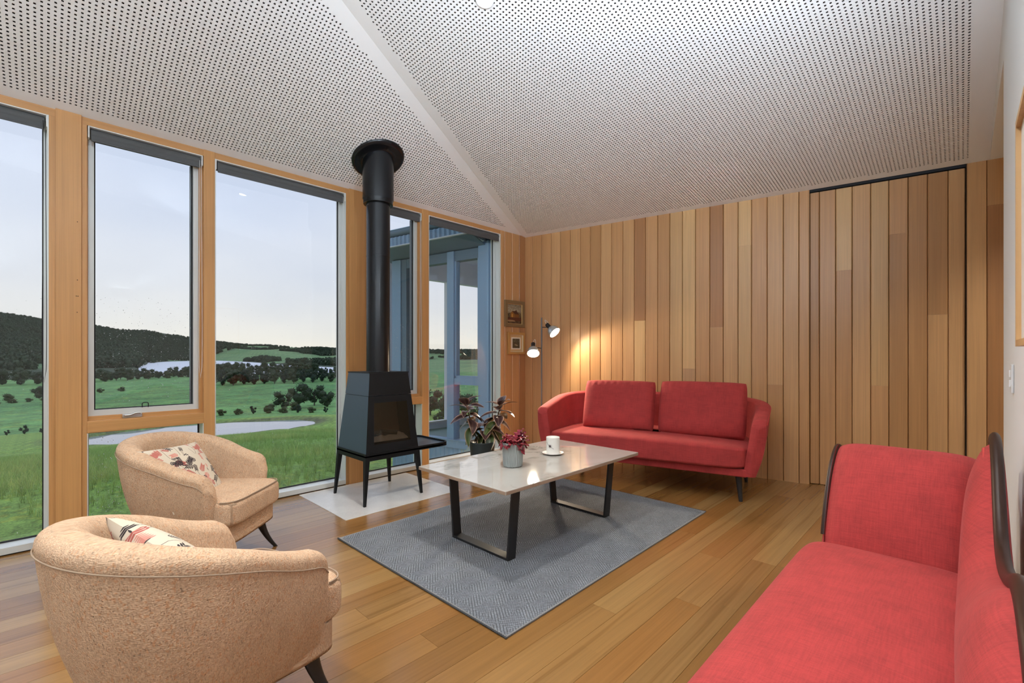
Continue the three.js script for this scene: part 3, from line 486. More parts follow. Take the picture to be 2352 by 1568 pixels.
function backCushion(label, s, dz, tilt, turn, w, h) {
  const g = merge([1, -1].map((sd) => surf(48, 36, (u, v) => { if (sd < 0) u = 1 - u; const x = (u - .5) * 2, y = (v - .5) * 2, e = Math.pow(Math.max(0, (1 - Math.pow(Math.abs(x), 5)) * (1 - Math.pow(Math.abs(y), 5))), .45); const pucker = (y > .7 ? .006 * Math.sin(x * 34) * (y - .7) / .3 * (1 - Math.abs(y)) * 6 : 0); const rx = 1 - .035 * Math.pow(Math.abs(y), 6), ry = 1 - .03 * Math.pow(Math.abs(x), 6) + .014 * (1 - x * x); return [x * w / 2 * rx, y * h / 2 * ry, sd * .088 * e + pucker * sd, x * w / 2, y * h / 2]; })));
  const m = mesh('back_cushion', g, M.red); m.userData.label = label; m.userData.category = 'cushion'; m.userData.group = 'red back cushions';
  const a = Math.atan2(-SL[1], SL[0]); m.position.set(sofaAt[0] + SL[0] * s + SN[0] * dz, .425 + h / 2 * Math.cos(tilt) + .01, sofaAt[1] + SL[1] * s + SN[1] * dz); m.quaternion.setFromEuler(new THREE.Euler(-tilt, a + turn, 0, 'YXZ'));
  const edge = []; for (let i = 0; i <= 64; i++) { const th = i / 64 * 2 * Math.PI, c = Math.cos(th), q = Math.sin(th), k = Math.pow(Math.pow(Math.abs(c), 9) + Math.pow(Math.abs(q), 9), -1 / 9); edge.push([c * k * w / 2 * .985, q * k * h / 2 * .99, 0]); } edge.pop(); mesh('piping', tube(edge, .0045, 96, 6, true), M.redPiping, m);
}
backCushion('red velvet back cushion at the lamp end of the sofa', -.305, -.42, .27, .03, .70, .485);
backCushion('red velvet back cushion at the sliding-door end of the sofa', .455, -.40, .25, -.05, .735, .495);

// ------------------------------------------------------------------ red chaise longue along the white wall
{
  const t = thing('chaise_longue', 'red velvet chaise longue with dark carved wood frame along the white wall', 'chaise longue', [1.5, 0, 3.8]);
  const X = (x) => x - 1.5, Z = (z) => z - 3.8;
  // seat, crowned
  const seat = surf(96, 26, (u, v) => { const th = -u * 2 * Math.PI, sp = (q, e) => Math.sign(q) * Math.pow(Math.abs(q), e), q = (v - .5) * Math.PI, k = Math.pow(Math.max(0, Math.cos(q)), .30), x = .84 * sp(Math.cos(th), .16) * k, z = .245 * sp(Math.sin(th), .22) * k, up = Math.sin(q) > 0, y = .395 + (up ? .062 : .085) * sp(Math.sin(q), .62) + (up ? .022 * (1 - (z / .245) ** 2) * (1 - (x / .86) ** 4) : 0); return [X(1.30) + x, y, Z(3.765) + z, x, z + y * .6]; }, { closeU: true });
  mesh('seat_cushion', seat, M.red, t);
  // head end: padded slope that rolls over at the top
  const hp = []; // centre line of the face (x, y)
  const face = (v) => { const a = [[2.105, .42], [2.135, .50], [2.185, .60], [2.25, .69], [2.33, .752], [2.41, .775], [2.47, .755], [2.495, .70], [2.49, .62]]; const f = v * (a.length - 1), i = Math.min(a.length - 2, Math.floor(f)), w = f - i, p0 = a[Math.max(0, i - 1)], p1 = a[i], p2 = a[i + 1], p3 = a[Math.min(a.length - 1, i + 2)]; const cr = (k) => .5 * ((2 * p1[k]) + (-p0[k] + p2[k]) * w + (2 * p0[k] - 5 * p1[k] + 4 * p2[k] - p3[k]) * w * w + (-p0[k] + 3 * p1[k] - 3 * p2[k] + p3[k]) * w * w * w); return [cr(0), cr(1)]; };
  const head = surf(28, 40, (u, v) => { const z = lerp(-.225, .215, u), e = 1 - Math.pow(Math.abs(u * 2 - 1), 6), [x, y] = face(v); return [X(x) + .05 * (1 - e) - .012 * e * Math.sin(v * Math.PI), y - .025 * (1 - e) + .008 * e, Z(3.785) + z + .02 * (v) , z, v * .9]; }); 
  const headBack = surf(28, 10, (u, v) => { const z = lerp(-.225, .215, u), [x0, y0] = face(1); return [X(lerp(2.49, 2.44, v)), lerp(y0 - .02, .30, v), Z(3.785) + z + .02, z, v]; });
  const side = (zz, dz) => { const P = []; for (let i = 0; i <= 24; i++) { const [x, y] = face(i / 24); P.push(new THREE.Vector2(x + .03, y - .012)); } P.push(new THREE.Vector2(2.44, .3), new THREE.Vector2(2.13, .3)); const g = new THREE.ShapeGeometry(new THREE.Shape(P)); g.translate(-1.5, 0, Z(zz)); return g; };
  mesh('head_rest', merge([head, headBack, uvBox(side(3.785 - .215, 0)), uvBox(side(3.785 + .2, 0))]), M.red, t);
  const scroll = []; for (let i = 2; i <= 24; i++) { const [x, y] = face(i / 24 * .98); scroll.push([X(x) + .045, y - .024, Z(3.566)]); } mesh('arm_scroll', tube(scroll, .011, 60, 10), M.darkWood, t);
  // back: top line high at the head, stepping down toward the foot
  const TOPL = [[.46, .52], [.8, .62], [1.0, .70], [1.15, .735], [1.27, .725], [1.38, .69], [1.50, .655], [1.62, .63], [1.72, .622], [1.82, .635], [1.90, .68], [1.97, .745], [2.04, .81], [2.12, .86], [2.20, .875], [2.26, .85], [2.30, .77], [2.31, .62]];
  const crest = new THREE.CatmullRomCurve3(TOPL.map(([x, y]) => V3(X(x), y, Z(4.035))), false, 'centripetal');
  const rail = surf(120, 14, (u, v) => { const p = crest.getPointAt(u), d = crest.getTangentAt(u), a = v * 2 * Math.PI, c = Math.cos(a), s = Math.sin(a), ry = .020 + .004 * Math.sin(u * 9), rz = .015; return [p.x - d.y * c * ry, p.y + d.x * c * ry, p.z + s * rz]; }, { closeV: true });
  mesh('crest_rail', rail, M.darkWood, t);
  const pad = (off, bulge, name, mat) => { const g = surf(90, 24, (u, v) => { const p = crest.getPointAt(clamp(u * .96 + .02)), yt = p.y - .010, y0 = .40, y = lerp(y0, yt, v), e = Math.pow(Math.max(0, Math.sin(Math.PI * v)), .6) * Math.pow(clamp(Math.sin(Math.PI * clamp(u * .98 + .01))), .25); return [p.x, y, p.z + off - bulge * e, p.x, y]; }); return mesh(name, g, mat, t); };
  pad(-.004, .085, 'back_pad', M.red); pad(.014, -.012, 'outer_back', M.red);
  const stitch = []; for (let i = 0; i <= 80; i++) { const p = crest.getPointAt(.03 + .94 * i / 80), d = crest.getTangentAt(.03 + .94 * i / 80); stitch.push([p.x + d.y * .034, p.y - d.x * .034, p.z - .026]); } mesh('piping', tube(stitch, .0042, 160, 6), M.redPiping, t);
  mesh('seat_rail', rbx(X(.46), X(2.45), .25, .315, Z(3.535), Z(4.02), .012), M.darkWood, t);
  for (const [x, z] of [[.52, 3.57], [2.38, 3.57], [.52, 3.99], [2.38, 3.99]]) mesh('leg', lathe([[.012, 0], [.016, .01], [.014, .04], [.024, .10], [.018, .16], [.03, .22], [.03, .26]], 14).translate(X(x), 0, Z(z)), M.darkWood, t);
}

// ------------------------------------------------------------------ rug
{
  const t = thing('rug', 'grey-blue flat woven wool rug under the coffee table', 'rug', [2.355, 0, 1.885]);
  const g = surf(60, 44, (u, v) => { const x = lerp(-1.045, 1.045, u), z = lerp(-.738, .738, v), e = Math.min(u, 1 - u) * 60 < 1 || Math.min(v, 1 - v) * 44 < 1 ? 0 : 1; return [x, .012 - (u === 0 || u === 1 || v === 0 || v === 1 ? .004 : 0) + .0008 * (vnoise(x * 9, z * 9, 4) - .5), z, x, z]; });
  mesh('pile', g, M.rug, t); mesh('backing', bx(-1.044, 1.044, .0015, .009, -.737, .737), M.rugEdge, t);
  // bound edge: a row of knotted loops
  const loops = []; const knot = new THREE.SphereGeometry(.006, 6, 4); for (let i = 0; i < 120; i++) { for (const s of [-1, 1]) { const k = knot.clone(); k.scale(.8, .9, 1.05); k.translate(s * 1.046, .0075, lerp(-.735, .735, i / 119)); loops.push(k); } }
  mesh('knotted_edge', merge(loops), M.rug, t);
  t.rotation.y = .012;
}

// ------------------------------------------------------------------ coffee table
{
  const t = thing('coffee_table', 'coffee table with polished marble top and black steel loop legs', 'table', [2.317, .0136, 1.915]);
  const tw2 = .668, td = .386, top = .4475;
  const g = rbx(-tw2, tw2, top - .022, top, -td, td, .003); const uv = g.attributes.uv, p = g.attributes.position; for (let i = 0; i < uv.count; i++) uv.setXY(i, p.getX(i) + tw2, p.getZ(i) + td + p.getY(i)); mesh('marble_top', g, M.marble, t);
  for (const s of [-1, 1]) { mesh('rough_edge', uvBox(bx(-tw2 + .003, tw2 - .003, top - .020, top - .0035, s * td - .0015, s * td + .0008)), M.marbleEdge, t); mesh('rough_edge', uvBox(bx(s * tw2 - .0015, s * tw2 + .0008, top - .020, top - .0035, -td + .003, td - .003)), M.marbleEdge, t); }
  for (const s of [-1, 1]) {
    const x = s * .482, W = .06, sh = new THREE.Shape(), zt = .285, zb = .245, th = .012, yt = top - .0225;
    sh.moveTo(-zt, yt); sh.lineTo(-zb, 0); sh.lineTo(zb, 0); sh.lineTo(zt, yt); sh.closePath();
    const h = new THREE.Path(); h.moveTo(-zt + th, yt - .008); h.lineTo(zt - th, yt - .008); h.lineTo(zb - th, th); h.lineTo(-zb + th, th); h.closePath(); sh.holes.push(h);
    const f = new THREE.ExtrudeGeometry(sh, { depth: W, bevelEnabled: true, bevelSize: .001, bevelThickness: .001, bevelSegments: 1 }); f.rotateY(Math.PI / 2); f.translate(x - W / 2, 0, 0); mesh('leg_frame', f, M.black, t);
  }
}
// ------------------------------------------------------------------ wood stove with its bench, and the flue
{
  const t = thing('wood_stove', 'black tapered wood stove on a four-legged bench with glass door', 'stove', [1.97, .004, .465]);
  const taper = (x0, z0, x1, z1, y0, y1, hx0, hz0, hx1, hz1) => { const g = new THREE.BoxGeometry(1, 1, 1, 1, 1, 1), p = g.attributes.position; for (let i = 0; i < p.count; i++) { const up = p.getY(i) > 0; p.setXYZ(i, (up ? x1 : x0) + Math.sign(p.getX(i)) * (up ? hx1 : hx0), up ? y1 : y0, (up ? z1 : z0) + Math.sign(p.getZ(i)) * (up ? hz1 : hz0)); } g.computeVertexNormals(); return toCreasedNormals(g, .3); };
  const y0 = .392, ys = .828, y2 = 1.008, hw = (y) => lerp(.236, .176, (y - y0) / (y2 - y0));
  mesh('upper_casing', taper(0, 0, 0, 0, ys + .003, y2, hw(ys), hw(ys), hw(y2), hw(y2)), M.stoveSkyTint, t);
  mesh('front_dark_skin', taper(0, hw(ys) + .0005, 0, hw(y2) + .0005, ys + .004, y2 - .001, hw(ys) - .002, .001, hw(y2) - .002, .001), M.stove, t);  // added skin: keeps the front dark beside the sides' painted sky blue
  mesh('top_plate', taper(0, 0, 0, 0, y2, y2 + .008, hw(y2) + .004, hw(y2) + .004, hw(y2) + .003, hw(y2) + .003), M.stove, t);
  // lower body: back, sides and a framed front around the fire opening
  const yf0 = .455, yf1 = .775, fw = .165;
  const frame = (y) => hw(y);
  const q = (pts) => { const g = new THREE.BufferGeometry(); g.setAttribute('position', new THREE.Float32BufferAttribute([0, 1, 2, 0, 2, 3].flatMap((i) => pts[i]), 3)); g.computeVertexNormals(); return g; };
  const Pf = (x, y, d = 0) => [x, y, hw(y) - d];
  const lower = [];
  for (const s of [-1, 1]) lower.push(q([[s * hw(y0), y0, -hw(y0)], [s * hw(y0), y0, hw(y0)], [s * hw(ys), ys, hw(ys)], [s * hw(ys), ys, -hw(ys)]]));
  lower.push(q([[-hw(y0), y0, -hw(y0)], [hw(y0), y0, -hw(y0)], [hw(ys), ys, -hw(ys)], [-hw(ys), ys, -hw(ys)]]), q([[-hw(y0), y0, -hw(y0)], [hw(y0), y0, -hw(y0)], [hw(y0), y0, hw(y0)], [-hw(y0), y0, hw(y0)]]), q([[-hw(ys), ys, -hw(ys)], [hw(ys), ys, -hw(ys)], [hw(ys), ys, hw(ys)], [-hw(ys), ys, hw(ys)]]));
  mesh('lower_casing', merge(lower.map((g) => { g.setAttribute('uv', new THREE.BufferAttribute(new Float32Array(12), 2)); return g; })), M.stoveSkyTint, t);
  const f2 = [q([Pf(-hw(y0), y0), Pf(hw(y0), y0), Pf(hw(yf0), yf0), Pf(-hw(yf0), yf0)]), q([Pf(-hw(yf1), yf1), Pf(hw(yf1), yf1), Pf(hw(ys), ys), Pf(-hw(ys), ys)])];
  for (const s of [-1, 1]) f2.push(q([Pf(s * fw, yf0), Pf(s * hw(yf0), yf0), Pf(s * hw(yf1), yf1), Pf(s * (fw - .018), yf1)]));
  for (const s of [-1, 1]) f2.push(q([Pf(s * fw, yf0), Pf(s * fw, yf0, .16), Pf(s * (fw - .018), yf1, .16), Pf(s * (fw - .018), yf1)]));
  f2.push(q([Pf(-fw, yf0), Pf(fw, yf0), Pf(fw, yf0, .16), Pf(-fw, yf0, .16)]), q([Pf(-fw + .018, yf1), Pf(fw - .018, yf1), Pf(fw - .018, yf1, .16), Pf(-fw + .018, yf1, .16)]));
  mesh('door_frame', merge(f2.map((g) => { g.setAttribute('uv', new THREE.BufferAttribute(new Float32Array(12), 2)); return g; })), M.stove, t);
  const back = q([Pf(-fw, yf0, .16), Pf(fw, yf0, .16), Pf(fw - .018, yf1, .16), Pf(-fw + .018, yf1, .16)]); back.setAttribute('uv', new THREE.BufferAttribute(new Float32Array(12), 2)); mesh('fire_brick', back, std([.22, .13, .08], .9), t);
  const ash = surf(30, 12, (u, v) => { const x = lerp(-fw + .01, fw - .01, u), z = lerp(.02, .15, v); return [x, yf0 + .014 + .045 * Math.sin(v * Math.PI) * (.5 + .7 * vnoise(u * 7, v * 3, 5)), hw(yf0) - z]; }); mesh('ash_bed', ash, std([.50, .42, .34], .95), t);
  for (const [a, b, rr] of [[[-.10, yf0 + .04, hw(yf0) - .09], [.11, yf0 + .05, hw(yf0) - .12], .026], [[-.05, yf0 + .075, hw(yf0) - .12], [.08, yf0 + .062, hw(yf0) - .07], .02]]) mesh('charred_log', bar(a, b, rr, rr * .9, 9), std([.06, .045, .035], .95), t);
  const gl = q([Pf(-fw, yf0, -.001), Pf(fw, yf0, -.001), Pf(fw - .018, yf1, -.001), Pf(-fw + .018, yf1, -.001)]); gl.setAttribute('uv', new THREE.BufferAttribute(new Float32Array(12), 2)); mesh('door_glass', gl, phys([.30, .27, .24], .03, { transmission: 1, thickness: 0 }), t).userData.label = 'smoky glass fire door';
  mesh('door_handle', rbx(hw(.62) - .002, hw(.62) + .012, .60, .618, .15, .19, .003), M.steel, t);
  // bench: frame, tray to the right, splayed legs
  const br = new THREE.Shape(), X1 = .56, hz = .245, R = .07; br.moveTo(-.245, -hz); br.lineTo(X1 - R, -hz); br.absarc(X1 - R, -hz + R, R, -Math.PI / 2, 0); br.lineTo(X1, hz - R); br.absarc(X1 - R, hz - R, R, 0, Math.PI / 2); br.lineTo(-.245, hz); br.closePath();
  const plate = new THREE.ExtrudeGeometry(br, { depth: .012, bevelEnabled: false, curveSegments: 8 }); plate.rotateX(Math.PI / 2); plate.translate(0, .378, 0); mesh('bench_tray', plate, M.stoveSkyTint, t);
  const lip = new THREE.Shape(br.getPoints(8)); const inner = new THREE.Path(br.getPoints(8).map((p) => new THREE.Vector2((p.x - .155) * (1 - .010 / .4) + .155, p.y * (1 - .008 / .245)))); lip.holes.push(inner);
  const lg = new THREE.ExtrudeGeometry(lip, { depth: .034, bevelEnabled: false }); lg.rotateX(Math.PI / 2); lg.translate(0, .392, 0); mesh('tray_rim', lg, M.stove, t);
  const ap = [bx(-.243, .245, .335, .372, .225, .243), bx(-.243, .245, .335, .372, -.243, -.225), bx(-.243, -.225, .335, .372, -.243, .243), bx(.227, .245, .335, .372, -.243, .243)]; mesh('apron', merge(ap), M.stove, t);
  for (const sx of [-1, 1]) for (const sz of [-1, 1]) mesh('leg', taper(sx * .256, sz * .252, sx * .225, sz * .225, 0, .372, .009, .009, .019, .019), M.stove, t);
  const f = thing('flue_pipe', 'tall matt black flue pipe from the stove to the ceiling', 'flue', [1.97, 1.0205, .465]);
  const yc = yLeft(0, .465) - 1.0205;
  mesh('pipe', lathe([[.097, 0], [.097, .002], [.096, .004], [.096, .95], [.0975, .951], [.0975, .957], [.096, .958], [.096, yc - .3]], 40), M.flue, f);
  mesh('sleeve', lathe([[.096, yc - .395], [.118, yc - .395], [.120, yc - .39], [.120, yc - .36], [.126, yc - .352], [.126, yc - .10], [.126, yc + .06]], 40), M.flue, f);
  const fl = lathe([[.126, -.03], [.150, -.022], [.185, -.030], [.205, -.026], [.212, -.012], [.212, -.004]], 44), p = fl.attributes.position; for (let i = 0; i < p.count; i++) p.setY(i, p.getY(i) + A1 * p.getZ(i)); fl.translate(0, yc, 0); fl.computeVertexNormals(); mesh('ceiling_flange', fl, M.flue, f);
}

// ------------------------------------------------------------------ floor lamp with two swivel heads
{
  const bx0 = 4.02, bz0 = .50, t = thing('floor_lamp', 'slim floor lamp with two lit swivel spot heads beside the sofa', 'lamp', [bx0, 0, bz0]);
  mesh('base', lathe([[0, 0], [.12, 0], [.125, .006], [.12, .016], [.02, .022], [.012, .03]], 32), M.black, t); mesh('pole', bar([0, .02, 0], [0, 1.588, 0], .0085, .0085, 14), std([.14, .14, .15], .35, { metalness: .7 }), t);
  const shadeMat = phys([.52, .55, .56], .25, { metalness: .5, clearcoat: .4 }), inside = std([.85, .83, .78], .6), bulb = new THREE.MeshStandardMaterial({ color: 0xffffff, emissive: new THREE.Color(1, .87, .66), emissiveIntensity: 16 });
  const head = (piv, dir, power, lab) => {
    const g = new THREE.Group(); g.name = 'lamp_head'; g.userData.label = lab; t.add(g); g.position.set(...piv); const d = V3(...dir).normalize(); g.quaternion.setFromUnitVectors(V3(0, -1, 0), d);
    mesh('socket', lathe([[0, .045], [.020, .045], [.024, .04], [.024, -.01], [.027, -.02]], 20), M.black, g);
    mesh('lamp_shade', lathe([[.027, -.018], [.036, -.024], [.056, -.046], [.068, -.082], [.0705, -.108], [.069, -.108], [.066, -.082], [.054, -.049], [.034, -.027], [.02, -.022]], 30), shadeMat, g);
    mesh('bulb', new THREE.SphereGeometry(.048, 20, 14).translate(0, -.073, 0), bulb, g);
    mesh('cable', tube([[0, .045, 0], [.004, .085, .01], [.02, .105, .014], [.034, .07, .01], [.03, .02, .004]], .0025, 24, 6), std([.7, .7, .68], .5), g);
    const l = new THREE.SpotLight(lin(1, .84, .62), power, 0, 1.13, .3, 2); l.castShadow = true; l.shadow.radius = 2.2; const wp = V3(bx0 + piv[0], piv[1], bz0 + piv[2]).add(d.clone().multiplyScalar(.128)); l.position.copy(wp); l.target.position.copy(wp.clone().add(d)); l.name = numbered('lamp_head_beam'); l.target.name = numbered('lamp_head_aim'); scene.add(l, l.target);
  };
  // upper head turned along the wall over the sofa, lower head turned to the room
  const R = [Math.sin(YAW), 0, Math.cos(YAW)], up = [R[0] * .085, 1.485, R[2] * .085], lo = [-R[0] * .10 - .03, 1.26, -R[2] * .10 + .03];
  head(up, [TD[0] * .74 - .06, -.66, TD[1] * .74], 2.8, 'spot head pointing down along the timber wall'); head(lo, [-FWD.x * .62 - R[0] * .03, -.78, -FWD.z * .62], 6, 'glowing spot head turned to the room');
  mesh('arm', bar([0, 1.478, 0], [up[0] * .8, 1.478, up[2] * .8], .005), M.black, t); mesh('arm', bar([0, 1.235, 0], [lo[0] * .8, 1.25, lo[2] * .8], .005), M.black, t);
}

// ------------------------------------------------------------------ two small framed paintings by the corner
const paint1 = canvas(256, 256, (x, w, h) => {
  const g = x.createLinearGradient(0, 0, 0, h); g.addColorStop(0, '#7d7a68'); g.addColorStop(.35, '#a79e86'); g.addColorStop(.5, '#6b5a3c'); g.addColorStop(1, '#3a2414'); x.fillStyle = g; x.fillRect(0, 0, w, h); const r = rng(4);
  for (let i = 0; i < 500; i++) { x.fillStyle = ['#8a8268', '#b3a98e', '#6a4a28', '#3b2a16', '#7c4a20'][Math.floor(r() * 5)] + '55'; const y = r() * h; x.fillRect(r() * w, y, 8 + r() * 18, 3 + r() * 5); }
  x.fillStyle = '#8a5a24'; x.beginPath(); x.moveTo(60, 170); x.lineTo(62, 120); x.lineTo(96, 92); x.lineTo(130, 124); x.lineTo(130, 172); x.fill(); x.fillStyle = '#4a2818'; x.beginPath(); x.moveTo(90, 92); x.lineTo(165, 88); x.lineTo(210, 130); x.lineTo(135, 130); x.fill(); x.fillStyle = '#7a4c20'; x.fillRect(132, 130, 74, 40); x.fillStyle = '#3a1e12'; x.fillRect(150, 76, 14, 24); x.fillStyle = '#c08a3c'; x.fillRect(84, 128, 18, 42); x.fillStyle = '#5a2c1a'; x.fillRect(0, 172, w, 40); x.fillStyle = '#9a7a58'; x.beginPath(); x.ellipse(70, 216, 70, 12, 0, 0, 7); x.fill(); x.fillStyle = '#2c1a0e'; for (let i = 0; i < 40; i++) x.fillRect(r() * 60, 120 + r() * 60, 6, 10);
});
const paint2 = canvas(192, 192, (x, w, h) => { x.fillStyle = '#4a4433'; x.fillRect(0, 0, w, h); const r = rng(9); for (let i = 0; i < 700; i++) { const y = r() * h; x.fillStyle = (y < 70 ? ['#8d8468', '#6c6a4e', '#5a5238'] : ['#37301f', '#584a2e', '#7a6a48', '#2a2418'])[Math.floor(r() * 3)] + '88'; x.fillRect(r() * w, y, 6 + r() * 12, 3 + r() * 6); } x.fillStyle = '#a79a7c'; x.beginPath(); x.ellipse(100, 128, 40, 12, .2, 0, 7); x.fill(); });
function framed(name, label, x, y, w, h, fw, mat, pic, mount) {
  const t = thing(name, label, 'painting', [x, y, FZ + .0005], 0, 'small paintings'); const ring = (W, Hh, f, z0, z1, m, nm) => { const s = new THREE.Shape([[-W, -Hh], [W, -Hh], [W, Hh], [-W, Hh]].map((p) => new THREE.Vector2(...p))); s.holes.push(new THREE.Path([[-W + f, -Hh + f], [-W + f, Hh - f], [W - f, Hh - f], [W - f, -Hh + f]].map((p) => new THREE.Vector2(...p)))); const g = new THREE.ExtrudeGeometry(s, { depth: z1 - z0, bevelEnabled: true, bevelSize: .003, bevelThickness: .003, bevelSegments: 2 }); g.translate(0, 0, z0); mesh(nm, g, m, t); };
  ring(w / 2, h / 2, fw, .003, .024, mat, 'frame'); ring(w / 2 - fw + .002, h / 2 - fw + .002, .007, .004, .017, mount ? std([.72, .62, .42], .5) : M.gilt ??= std([.70, .48, .20], .4, { metalness: .5 }), 'inner_slip');
  let pw = w / 2 - fw, ph = h / 2 - fw; if (mount) { const m = new THREE.PlaneGeometry(2 * pw, 2 * ph); m.translate(0, 0, .006); mesh('mount', m, std([.62, .42, .20], .7), t); pw -= .05; ph -= .045; ring(pw + .008, ph + .008, .009, .005, .009, std([.8, .75, .62], .5), 'mount_slip'); }
  const p = new THREE.PlaneGeometry(2 * pw, 2 * ph); p.translate(0, 0, .0085); mesh('canvas', p, std([1, 1, 1], .55, { map: pic }), t); mesh('back_board', bx(-w / 2 + .004, w / 2 - .004, -h / 2 + .004, h / 2 - .004, .0005, .003), M.groove, t);
}
framed('framed_painting', 'dark gilt-framed painting of a cottage, upper of the two', 4.045, 1.662, .335, .315, .034, std([.26, .18, .09], .35, { metalness: .4 }), paint1, false);
framed('framed_painting', 'smaller painting in an orange wood frame, below the cottage painting', 4.075, 1.303, .285, .262, .024, std([.55, .32, .10], .4, { metalness: .3 }), paint2, true);

// ------------------------------------------------------------------ light switch and the picture on the white wall
{
  const t = thing('light_switch', 'white double light switch on the white wall at the right edge', 'switch', [2.735, 1.058, ZS - .0005]); mesh('plate', rbx(-.036, .036, -.058, .058, -.008, 0, .003), std([.72, .74, .76], .4), t); mesh('rocker', rbx(-.012, .012, .006, .034, -.0125, -.006, .002), std([.86, .87, .88], .35), t); mesh('rocker', rbx(-.012, .012, -.034, -.006, -.0125, -.006, .002), std([.86, .87, .88], .35), t);
  const p = thing('framed_picture', 'pale timber picture frame at the right edge on the white wall', 'picture', [1.90, 1.54, ZS - .0005]); const s = new THREE.Shape([[-.3, -.36], [.3, -.36], [.3, .36], [-.3, .36]].map((q) => new THREE.Vector2(...q))); s.holes.push(new THREE.Path([[-.28, -.34], [-.28, .34], [.28, .34], [.28, -.34]].map((q) => new THREE.Vector2(...q)))); const g = new THREE.ExtrudeGeometry(s, { depth: .022, bevelEnabled: false }); g.translate(0, 0, -.024); mesh('frame', uvAlong(g, 1), M.timber[6], p); const im = bx(-.28, .28, -.34, .34, -.012, -.002); mesh('print', im, std([.78, .72, .66], .6), p);
}

// ------------------------------------------------------------------ plants
function leafGeo(L, W, curl, fold, tipDrop, edge, mid, rnd, ruffle = 0) {   // leaf along +x from its stalk, margin in its own colour
  const nu = 14, nv = 8, P = [], C = [], I = [];
  for (let i = 0; i <= nu; i++) for (let j = 0; j <= nv; j++) {
    const u = i / nu, v = (j / nv - .5) * 2, w = W * Math.pow(Math.sin(Math.PI * Math.pow(u, .82)), .8) * (1 - .12 * u), m = sstep(.70, .96, Math.abs(v)), vv = Math.abs(v) < .06 ? 1 : 0, pt = vnoise(u * 5 + rnd * 9, v * 2 + rnd * 5, 7);
    P.push(u * L, -curl * u * u * L + fold * Math.abs(v) * w + tipDrop * Math.pow(u, 4) * -L * .2 + ruffle * Math.sin(u * 22 + v * 3 + rnd * 9) * Math.abs(v) * W, v * w);
    const mm = Math.max(m, i >= nu ? 1 : 0) * (.55 + .6 * pt), c = mid.map((k, n) => lerp(k * (.75 + .5 * pt), edge[n], clamp(mm)) + vv * .06 * edge[n]); C.push(...c);
  }
  for (let i = 0; i < nu; i++) for (let j = 0; j < nv; j++) { const a = i * (nv + 1) + j, b = a + nv + 1; I.push(a, a + 1, b, b, a + 1, b + 1); }
  const g = new THREE.BufferGeometry(); g.setAttribute('position', new THREE.Float32BufferAttribute(P, 3)); g.setAttribute('color', new THREE.Float32BufferAttribute(C, 3)); g.setIndex(I); g.computeVertexNormals(); return g;
}
const leafMat = new THREE.MeshPhysicalMaterial({ vertexColors: true, roughness: .28, side: THREE.DoubleSide, clearcoat: .3, clearcoatRoughness: .2 }), redLeafMat = new THREE.MeshPhysicalMaterial({ vertexColors: true, roughness: .38, side: THREE.DoubleSide });
{
  const t = thing('rubber_plant', 'variegated rubber plant in a dark pot behind the coffee table', 'plant', [2.97, 0, .65]);
  mesh('pot', lathe([[0, .0], [.092, .0], [.098, .01], [.122, .315], [.126, .322], [.122, .33], [.114, .328], [.108, .29], [0, .286]], 36), std([.018, .028, .030], .45), t);
  mesh('soil', lathe([[0, .296], [.06, .298], [.110, .292]], 24), std([.035, .025, .018], .95), t);
  const r = rng(23), edge = [.72, .46, .34];
  const stems = [[[-.03, .29, -.02], [-.06, .43, -.05], [-.095, .58, -.085], [-.115, .69, -.105]], [[.03, .29, .02], [.07, .43, .06], [.115, .58, .10], [.135, .68, .115]], [[0, .29, -.02], [.01, .40, .02], [.03, .50, .0]]];
  stems.forEach((s) => mesh('stem', tube(s, .006, 20, 7), std([.16, .09, .05], .7), t));
  const put = (p, az, el, L, W, green, roll = 0) => { const mid = green ? [.055, .085, .018] : [.05, .022, .022], g = leafGeo(L, W, .25 + r() * .3, .25, .3, edge, mid, r()), m = mesh('leaf', g, leafMat, t); m.position.set(...p); m.quaternion.setFromEuler(new THREE.Euler(roll, az, el, 'YZX')); };
  stems.forEach((s, k) => { const c = new THREE.CatmullRomCurve3(s.map((p) => V3(...p))); const n = k === 2 ? 14 : 19; for (let i = 0; i < n; i++) { const u = .18 + .82 * Math.pow(i / (n - 1), .8), p = c.getPoint(u), az = i * 2.4 + k * 1.1 + r() * .4, el = lerp(-.75, 1.0, Math.pow(u, 2.2)) + (r() - .5) * .35; put(p.toArray(), az, el, (.135 + r() * .06) * (u > .9 ? .95 : 1), .044 + r() * .016, u < .55, (r() - .5) * .7); } });
}
